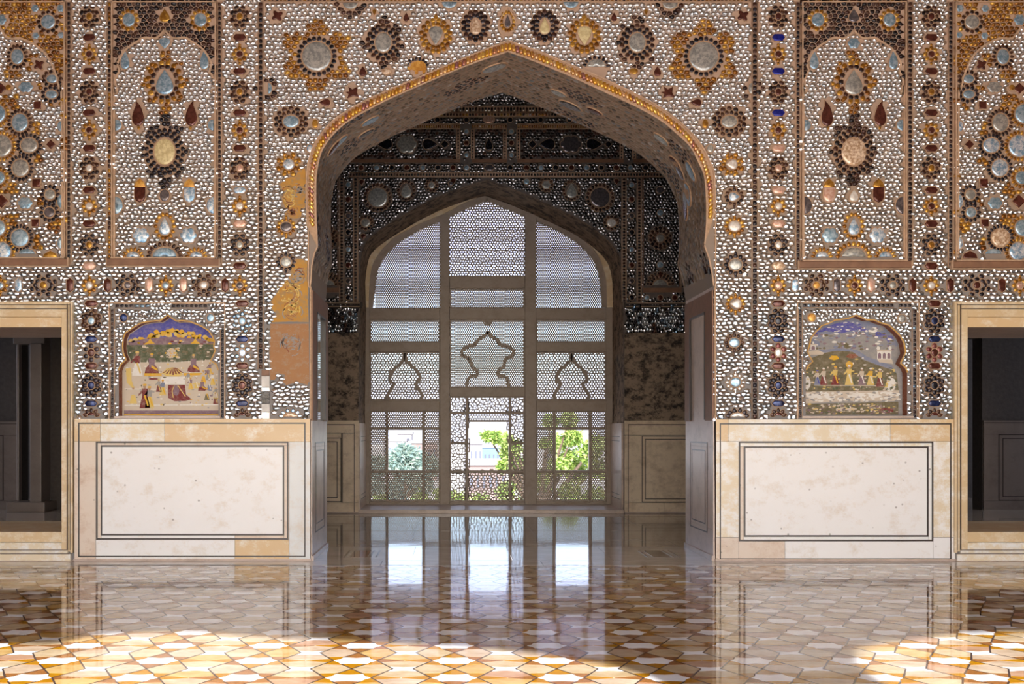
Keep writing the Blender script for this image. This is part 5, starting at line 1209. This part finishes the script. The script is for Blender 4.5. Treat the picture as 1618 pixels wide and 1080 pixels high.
for x, m_ in ((737, 1), (808, 1)):
    for y, c in ((208, 'g_blue'), (226, 'g_maroon'), (245, 'g_blue')): ig(x, y, 'disc', 3.6, 3.6, c)
for i, y in enumerate((292, 315, 341, 367, 394, 419, 444, 470)):
    for x in (550.5, 998): ig(x, y, 'disc', 4, 4, ('g_blue', 'g_maroon', 'g_dim', 'g_black')[i % 4])
for x in (1022, 1043, 1066): ig(x, 470, 'disc', 4, 3.8, 'g_maroon' if x != 1022 else 'g_blue')
for cx, w_ in ((1043, 1), (517, 0)):
    ir(cx, 376, 'lobe', 6.5, 6.5, 'g_grey', [(11, 11, 12, 4.4, 5, 0, 'dark_glass'), (16, 16, 14, 4.4, 5, .5, 'dark_glass')], 'ifl', (20, 20))
    ir(cx, 450, 'half', 11, 8, 'g_grey', [(15, 13, (9, .1, PI-.1), 4.4, 5, 0, 'dark_glass'), (20, 18, (12, .1, PI-.1), 4.2, 4.6, 0, 'dark_glass')], 'ihf', (24, 22))
    for y in (336, 418): ig(cx, y, 'disc', 5, 5, 'g_blue')
    ig(cx, 433, 'tear_up', 3.6, 5, 'g_maroon'); ig(cx, 300, 'disc', 6, 5, 'g_dim')
def cart(cx, y, wx, wy):
    def fn(a, b):
        u, v = (a-cx)/wx, (b-y)/wy; return abs(u) < 1 and abs(v) < .72+.22*math.cos(u*7)-.5*max(0, abs(u)-.7)*2
    return fn
carts = [cart(643, 228, 76, 22), cart(773, 228, 21, 24), cart(902, 228, 72, 22)]
def inner_cls(x, y):
    return 203 < y < 252 and not (727 < x < 745 or 801 < x < 817 or 985 < x < 1000) and not any(c(x, y) for c in carts)
JX = [(566, 820)]+[(a+(-3 if a < 770 else 3), b-2) for a, b in JOs[1:-1]]+[(985, 820)]
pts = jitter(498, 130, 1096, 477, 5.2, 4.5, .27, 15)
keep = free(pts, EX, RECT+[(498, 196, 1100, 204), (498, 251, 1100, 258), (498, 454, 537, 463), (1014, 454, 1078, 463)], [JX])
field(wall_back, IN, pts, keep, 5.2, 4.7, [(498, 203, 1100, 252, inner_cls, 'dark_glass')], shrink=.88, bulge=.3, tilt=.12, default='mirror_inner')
# faceted cove below the ledge
pts = jitter(500, 489, 1098, 523, 4.6, 6.2, .28, 22); keep = [i for i, (a, b) in enumerate(pts) if a < 565 or a > 988]
q = [(a, -b) for a, b in pts]; mb = MB(); r = random.Random(21); cc = {}
chips(mb, cells(q, keep, 4.6, 6.2), q, IN.m(), lambda x, y: cc.setdefault((x, y), r.choices(['mirror', 'black_glass', 'dark_glass', 'blue_glass'], (7, 1.4, 1, 1))[0]), .9, .75, 1/IN.k, .01, .3)
mb.build('faceted_cove', wall_back, True, stuff=True)
EX, RECT = FR_EX, R_SAVE
# stained plaster blocks above the inner dadoes
for x0, x1, lab in ((500, 567, 'left'), (986, 1100, 'right')):
    o = fboxobj('stained_plaster', IN, x0, 526, x1, 664, 0, .05, 'stucco_stained', wall_back, .01)
    px_ = (x0, 527, x0+32, 664) if lab == 'left' else (1016, 545, 1100, 664)
    fboxobj('plaster_panel', IN, px_[0], px_[1]+14, px_[2], px_[3]-4, .045, .062, 'stucco_stained', wall_back, .006)
# inner dadoes
for lab, x0, x1, pan in (('left', 450, 567, 26), ('right', 986, 1140, 26)):
    t = thing('marble_dado', 'warm marble dado of the inner hall wall %s of the pierced screen' % lab, 'dado', (IN.x((x0+x1)/2), IN.y, 0))
    def go():
        if lab == 'left':
            for a, b, c, d in ((x0, 667, 560, 684), (545-3, 684.4, 560, 793), (x0, 684.4, 539.6, 793), (x0, 793.4, 567, 809), (560.4, 667, 567, 793)): fboxobj('slab', IN, a, b, c, d, 0, .06, 'marble_inner', None, .002)
            lines(IN, [(x0-4, 670, 561, 812)], 1.2, .06); lines(IN, [(x0, 691, 540, 792), (x0, 697, 534, 786)], 1.2, .06)
        else:
            for a, b, c, d in ((x0, 667, x1, 687), (x0, 687.4, 1013, 793), (1013.4, 687.4, x1, 793), (x0, 793.4, 1048, 809), (1048.4, 793.4, x1, 809)): fboxobj('slab', IN, a, b, c, d, 0, .06, 'marble_inner', None, .002)
            lines(IN, [(991, 670, x1, 812)], 1.2, .06); lines(IN, [(1013, 688, x1, 793), (1018, 693, x1, 788)], 1.2, .06)
        fboxobj('cap', IN, x0, 664, x1, 667, 0, .075, 'marble_inner', None, .003)
        fboxobj('base_ledge', IN, x0, 808, x1, 809.9, 0, .09, 'marble_dull', None, .003)
    under(t, go)
# facings of the niche sides and the raised sill
for X, sgn in ((IN.x(566), 1), (IN.x(985), -1)):
    mb = MB(); side_box(mb, X, sgn, IN.y-.0, IN.y+JD, .05, IN.z(668), 0, .03, 'marble_dull'); o = mb.build('niche_facing', wall_back)
    mb = MB()
    for z0, z1 in ((IN.z(690), IN.z(690)+.012), (IN.z(790), IN.z(790)+.012), (IN.z(697), IN.z(697)+.01), (IN.z(783), IN.z(783)+.01)): side_box(mb, X, sgn, IN.y+.2, IN.y+JD-.2, z0, z1, .03, .033, 'inlay')
    mb.build('inlay_line', wall_back)
boxobj('niche_sill', IN.x(566), IN.x(985), IN.y-.06, IN.y+JD, 0, .055, 'marble_dull', wall_back, .006)

# ================================================================== PIERCED MARBLE SCREEN
scr = thing('pierced_screen', 'tall pointed marble lattice screen with three small square openings at the back of the hall', 'lattice screen', (JL.x(770), JL.y, .055))
def hexcells(x0, y0, x1, y1, p):
    out = []; row = 0; y = y0; dy = p*.866
    while y <= y1:
        x = x0+(p/2 if row & 1 else 0)
        while x <= x1: out.append((x, y)); x += p
        y += dy; row += 1
    return out
def lattice(name, region, box, pitch, ratio, motif=None, jit=0, th=.030, seed=1):
    """plate pierced by a hole in each cell; motif(x, y) true where the plate stays solid"""
    x0, y0, x1, y1 = box; mb = MB(); mi = mb.mi('lattice_marble'); V, Fc = mb.v, mb.f
    cs = hexcells(x0, y0, x1, y1, pitch); h0, h1 = -th/2, th/2
    if jit:
        r = random.Random(seed); cs = [(a+r.uniform(-jit, jit)*pitch, b+r.uniform(-jit, jit)*pitch) for a, b in cs]
        q = [(a, -b) for a, b in cs]; cl = [(cs[i], [(u, -v) for u, v in pl][::-1]) for i, pl in cells(q, range(len(q)), pitch, pitch*.866)]
    else:
        hx = [(pitch/1.732*math.sin(PI/3*i), pitch/1.732*math.cos(PI/3*i)) for i in range(6)]
        cl = [(c, hx) for c in cs]
    for (cx, cy), pl in cl:
        if not region(cx, cy): continue
        n = len(pl); k = len(V); solid = motif and motif(cx, cy)
        o = [(cx+a, cy+b) for a, b in pl]
        V += [JL.p(a, b, h1) for a, b in o]
        if solid:
            V += [JL.p(a, b, h0) for a, b in o]; Fc.append(tuple(range(k, k+n))); Fc.append(tuple(reversed(range(k+n, k+2*n)))); mb.m += [mi, mi]; continue
        i_ = [(cx+a*ratio, cy+b*ratio) for a, b in pl]
        V += [JL.p(a, b, h1) for a, b in i_]+[JL.p(a, b, h0) for a, b in i_]+[JL.p(a, b, h0) for a, b in o]
        for i in range(n):
            j = (i+1) % n
            Fc.append((k+i, k+j, k+n+j, k+n+i)); Fc.append((k+n+i, k+n+j, k+2*n+j, k+2*n+i)); Fc.append((k+2*n+i, k+2*n+j, k+3*n+j, k+3*n+i)); mb.m += [mi, mi, mi]
    return mb.build(name)
def rect_in(x0, y0, x1, y1): return lambda x, y: x0 <= x <= x1 and y0 <= y <= y1
LA = [(592, 500), (592, 446), (596, 428), (603, 410), (614, 396), (630, 381), (648, 370), (668, 359), (697, 346), (697, 500)]
CA = [(708, 450), (708, 341), (724, 334), (745, 326), (770, 316), (795, 326), (816, 335), (832, 341), (832, 450)]
RA = [(845, 500), (845, 346), (862, 355), (884, 365), (905, 378), (925, 394), (939, 411), (946, 428), (950, 446), (950, 500)]
def near(path, w):
    def fn(x, y):
        for (a, b), (c, d) in zip(path[:-1], path[1:]):
            l2 = (c-a)**2+(d-b)**2; t = max(0, min(1, ((x-a)*(c-a)+(y-b)*(d-b))/l2))
            if math.hypot(x-a-(c-a)*t, y-b-(d-b)*t) < w: return True
        return False
    return fn
def zj(a, b): return (560+a/3.852, 540+b/3.852)
def zk(a, b): return (560+a/3.852, 290+b/3.852)
mc = [zk(810, 900), zk(795, 925), zk(760, 945), zk(730, 980), zk(690, 990), zk(655, 1015), zk(660, 1045), zk(690, 1060)]+[zj(700, 100), zj(715, 150), zj(745, 175), zj(745, 205), zj(715, 205), zj(690, 230), zj(682, 275)]
cx_ = 770.5; mc = smooth_poly([(x, y) for x, y in mc], 3); mcr = [(2*cx_-x, y) for x, y in mc]
ms_ = smooth_poly([(-1.3, 558), (-1.3, 566), (-3.5, 571), (-12, 579), (-20, 586), (-24, 594), (-23, 601), (-18, 607), (-20, 613), (-26, 621), (-28, 632)], 3)
def go():
    P = []
    m_c = lambda x, y: near(mc, 1.9)(x, y) or near(mcr, 1.9)(x, y) or (abs(x-770.5) < 4.5 and abs(y-509) < 5)
    def m_s(cx):
        L_ = [(cx+a, b) for a, b in ms_]; R_ = [(cx-a, b) for a, b in ms_]; return lambda x, y: near(L_, 1.8)(x, y) or near(R_, 1.8)(x, y)
    lattice('lattice_panel', lambda x, y: inpoly(x, y, LA), (591, 344, 697, 488), 3.25, .47)
    lattice('lattice_panel', lambda x, y: inpoly(x, y, RA), (845, 344, 951, 488), 3.25, .47)
    lattice('lattice_panel', lambda x, y: inpoly(x, y, CA), (709, 314, 831, 438), 4.2, .54, jit=.16, seed=3)
    lattice('lattice_panel', rect_in(709, 455, 831, 489), (709, 455, 831, 489), 3.3, .47)
    lattice('lattice_panel', rect_in(582, 504, 697, 541), (582, 504, 697, 541), 3.3, .47); lattice('lattice_panel', rect_in(845, 504, 960, 541), (845, 504, 960, 541), 3.3, .47)
    o = lattice('lattice_panel', rect_in(709, 504, 831, 613), (709, 504, 831, 613), 3.3, .47, m_c)
    for pth in (mc, mcr): mb = MB(); ribbon(mb, JL, pth, 5.6, -.02, .024, 'lattice_marble'); mb.build('carved_arch')
    mb = MB()
    for s_ in (-1, 1): ribbon(mb, JL, [(770.5, 508)]+[(770.5+s_*(4+3*math.cos(t_)), 508+4*math.sin(t_)) for t_ in (2.6, 1.8, 1, 0, -1, -2)], 2.4, -.02, .024, 'lattice_marble')
    mb.build('carved_finial')
    for x0, x1, cx in ((584, 697, 639.5), (847, 960, 903)):
        lattice('lattice_panel', rect_in(x0, 554, x1, 634), (x0, 554, x1, 634), 4.3, .54, m_s(cx), jit=.13, seed=5)
        for s_ in (-1, 1): mb = MB(); ribbon(mb, JL, [(cx+s_*a, b) for a, b in ms_], 5.0, -.02, .024, 'lattice_marble'); mb.build('carved_arch')
    for x0, x1, a, b in ((584, 697, 612, 669), (849, 960, 876, 932)):
        for r_ in ((x0, 649, a, 676), (a, 649, b, 676), (b, 649, x1, 676), (x0, 676, a, 745), (b, 676, x1, 745), (x0, 745, a, 793), (a, 745, b, 793), (b, 745, x1, 793)):
            lattice('lattice_panel', rect_in(*r_), r_, 3.5, .47)
    vb = [(711, 625, 738, 652), (738, 625, 805, 652), (805, 625, 833, 652), (711, 652, 738, 699), (711, 699, 738, 745), (805, 652, 833, 699), (805, 699, 833, 745), (711, 745, 738, 793), (738, 745, 805, 793), (805, 745, 833, 793)]
    for k, r_ in enumerate(vb): lattice('foliage_panel', rect_in(*r_), r_, 4.6, .64, jit=.36, seed=30+k)
    lattice('lattice_panel', rect_in(738, 655, 805, 664), (738, 655, 805, 664), 4.2, .7)
    # frame bars
    def bar(x0, y0, x1, y1, h=.06, n='frame_bar', m_='lattice_marble'): fboxobj(n, JL, x0, y0, x1, y1, -.05, h, m_, None, .008)
    bar(576.5, 478, 584.5, 803, .05); bar(957.5, 478, 967.5, 803, .05); bar(695, 340, 710.5, 803, .075); bar(829, 340, 847, 803, .075)
    for x0, x1 in ((584.5, 695), (847, 957.5)):
        for y0, y1 in ((487, 505), (540.5, 556), (633, 649.5), (792, 803)): bar(x0, y0, x1, y1, .06)
    for y0, y1 in ((436.5, 456), (486.5, 505), (612, 626), (792, 803)): bar(710.5, y0, 829, y1, .06)
    for a, b in ((609.5, 613.5), (667, 671.5), (873.5, 878), (930, 935)): bar(a, 649.5, b, 792, .03, 'glazing_bar')
    for x0, x1 in ((584.5, 695), (847, 957.5)):
        for y0, y1 in ((674, 679), (742.5, 747.5)): bar(x0, y0, x1, y1, .028, 'glazing_bar')
    for a, b in ((735.5, 740), (803.5, 808)): bar(a, 626, b, 792, .03, 'glazing_bar')
    for y0, y1 in ((650, 654.5), (742.5, 747)): bar(710.5, y0, 829, y1, .028, 'glazing_bar')
    bar(740, 663, 803.5, 666.5, .028, 'glazing_bar')
    for a, b in ((710.5, 735.5), (808, 829)): bar(a, 697.5, b, 701, .028, 'glazing_bar')
    # curved head of the frame
    mb = MB()
    for pth in ([(584, 486)]+[(588.5, 446), (592, 425), (600, 407), (612, 393), (628, 378), (648, 366), (668, 355), (700, 342), (735, 325), (770, 312)], [(770, 312), (805, 326), (845, 343), (864, 351), (886, 361), (907, 374), (927, 390), (942, 409), (949, 426), (953.5, 446), (956, 486)]):
        sm = smooth_poly(pth, 3); ribbon(mb, JL, sm, 11, -.05, .055, 'lattice_marble'); 
    mb.build('curved_frame')
    mb = MB()
    for pth in ([(577, 486), (579, 440), (584, 416), (594, 398), (606, 384), (622, 370), (644, 358), (668, 346), (700, 333), (735, 315), (770, 301)], [(770, 301), (805, 316), (845, 333), (868, 343), (890, 353), (912, 366), (934, 383), (950, 403), (958, 424), (963, 446), (964, 486)]):
        ribbon(mb, JL, smooth_poly(pth, 3), 12, -.05, .10, 'marble_frame')
    mb.build('curved_moulding')
    mb = MB()      # thin rebates round each opening
    for x0, y0, x1, y1 in ((710.5, 456, 829, 486.5), (710.5, 505, 829, 612), (584.5, 505, 695, 540.5), (584.5, 556, 695, 633), (847, 505, 957.5, 540.5), (847, 556, 957.5, 633), (584.5, 649.5, 695, 792), (847, 649.5, 957.5, 792), (710.5, 626, 829, 792)):
        for r_ in ((x0, y0, x1, y0+2), (x0, y1-2, x1, y1), (x0, y0+2, x0+2, y1-2), (x1-2, y0+2, x1, y1-2)): fbox(mb, JL, *r_, -.03, .035, 'lattice_marble')
    mb.build('rebate', stuff=True)
under(scr, go)

# ================================================================== OUTSIDE, SEEN THROUGH THE SCREEN
struct(boxobj('ground_outside', -150, 150, 7.4, 700, -9.2, -9, 'court'))
def leaves(mb, cx, cy, cz, rx, ry, rz, n, s, r, mat):
    for _ in range(n):
        while True:
            a, b, c = r.uniform(-1, 1), r.uniform(-1, 1), r.uniform(-1, 1)
            if .15 < a*a+b*b+c*c < 1: break
        p = Vector((cx+a*rx, cy+b*ry, cz+c*rz)); d = Vector((r.gauss(0, 1), r.gauss(0, 1), r.gauss(-.3, .7))).normalized(); e = d.cross(Vector((r.gauss(0, 1), r.gauss(0, 1), r.gauss(0, 1)))).normalized()
        l = s*r.uniform(.7, 1.3); w = l*.42; nrm = d.cross(e)
        k = len(mb.v); mb.v += [tuple(p), tuple(p+d*l*.5+e*w*.5+nrm*l*.08), tuple(p+d*l), tuple(p+d*l*.5-e*w*.5+nrm*l*.08)]
        mb.f += [(k, k+1, k+2), (k, k+2, k+3)]; i_ = mb.mi(mat); mb.m += [i_, i_]
def branch(mb, a, b, r0, r1, mat='bark'):
    a, b = Vector(a), Vector(b); d = (b-a).normalized(); u = d.orthogonal().normalized(); v = d.cross(u)
    rg = lambda c, q: [tuple(c+(u*math.cos(PI*i/3)+v*math.sin(PI*i/3))*q) for i in range(6)]
    mb.prism(rg(a, r0), rg(b, r1), mat)
def tree(label, x, y, clumps, base_z, n, s, mat, seed, cat='tree'):
    r = random.Random(seed); t = thing('leafy_tree', label, cat, (x, y, base_z))
    def go():
        mb = MB(); top = Vector((x, y, max(c[2] for c in clumps)-.8)); fork = Vector((x, y, min(c[2] for c in clumps)-.6)); branch(mb, (x, y, base_z), fork, .28, .16)
        for c in clumps: branch(mb, fork, (c[0], c[1], c[2]), .10, .015)
        mb.build('trunk')
        mb = MB()
        for c in clumps: leaves(mb, *c, n, s, r, mat)
        mb.build('foliage', stuff=True)
    under(t, go)
def at_px(px, py, y):
    k = F/(D+y); return ((px-716)/k, y, CZ+(678-py)/k)
def clump(px, py, y, rp, r=None):
    x, yy, z = at_px(px, py, y); q = rp*(D+y)/F; return (x, yy+random.Random(int(px*py)).uniform(-.5, .5), z, q, q*.8, q)
tree('leafy green tree close outside, seen through the right and middle openings', at_px(850, 0, 24)[0], 24,
     [clump(*c) for c in ((880, 700, 24, 15), (905, 690, 24, 15), (928, 715, 24, 18), (900, 725, 24, 16), (880, 735, 24, 14), (915, 745, 24, 18), (940, 700, 24, 14), (870, 665, 24, 10), (900, 662, 24, 12), (950, 740, 24, 16), (860, 760, 24, 16), (900, 780, 24, 20), (940, 785, 24, 18),
                          (800, 695, 24, 9), (785, 690, 24, 9), (772, 688, 24, 7), (805, 715, 24, 12), (795, 735, 24, 8), (818, 735, 24, 14), (815, 705, 24, 10), (830, 760, 24, 17), (800, 775, 24, 15), (835, 790, 24, 14), (862, 700, 24, 7))], -9, 520, .17, 'leaf', 3)
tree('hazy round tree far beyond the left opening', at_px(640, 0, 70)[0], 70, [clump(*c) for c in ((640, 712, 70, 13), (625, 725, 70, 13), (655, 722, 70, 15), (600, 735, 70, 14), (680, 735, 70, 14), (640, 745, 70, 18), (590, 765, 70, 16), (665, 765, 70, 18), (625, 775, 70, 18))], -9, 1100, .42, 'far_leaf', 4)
tree('low dark tree below the middle of the screen', at_px(735, 0, 26)[0], 26, [clump(*c) for c in ((700, 782, 26, 14), (725, 790, 26, 14), (665, 790, 26, 13), (760, 792, 26, 14), (600, 795, 26, 14))], -9, 300, .2, 'leaf', 5)
def house(label, px0, px1, pt, y, mat, nx, nz):
    x0, _, zt = at_px(px0, pt, y); x1 = at_px(px1, pt, y)[0]; t = thing('distant_house', label, 'building', ((x0+x1)/2, y, -9), 'houses of the city beyond the screen')
    def go():
        boxobj('wall', x0, x1, y, y+12, -9, zt, mat); boxobj('parapet', x0-.3, x1+.3, y-.3, y+12.3, zt, zt+.5, 'house_a')
        w = (x1-x0)/nx
        for i in range(nx):
            for j in range(nz): boxobj('window', x0+w*(i+.3), x0+w*(i+.7), y-.1, y+.1, zt-2.6-3.2*j, zt-1.2-3.2*j, 'house_dark')
    under(t, go)
house('low pale house with small windows, far off at the left opening', 606, 640, 697, 190, 'house_a', 5, 3)
house('tall pale block against the sky at the left opening', 628, 650, 686, 260, 'house_a', 5, 5)
house('brown house to the right in the left opening', 650, 690, 700, 200, 'house_b', 5, 3)
house('pale stepped house in the middle opening', 735, 762, 701, 160, 'house_a', 4, 5)
house('blue house behind the branches in the middle opening', 757, 790, 707, 180, 'house_c', 5, 4)
house('white house at the top of the middle opening', 770, 812, 690, 300, 'house_a', 8, 5)
house('brown low house at the foot of the middle opening', 740, 800, 735, 110, 'house_b', 6, 3)
house('pale house behind the tree in the right opening', 870, 935, 700, 220, 'house_a', 8, 4)
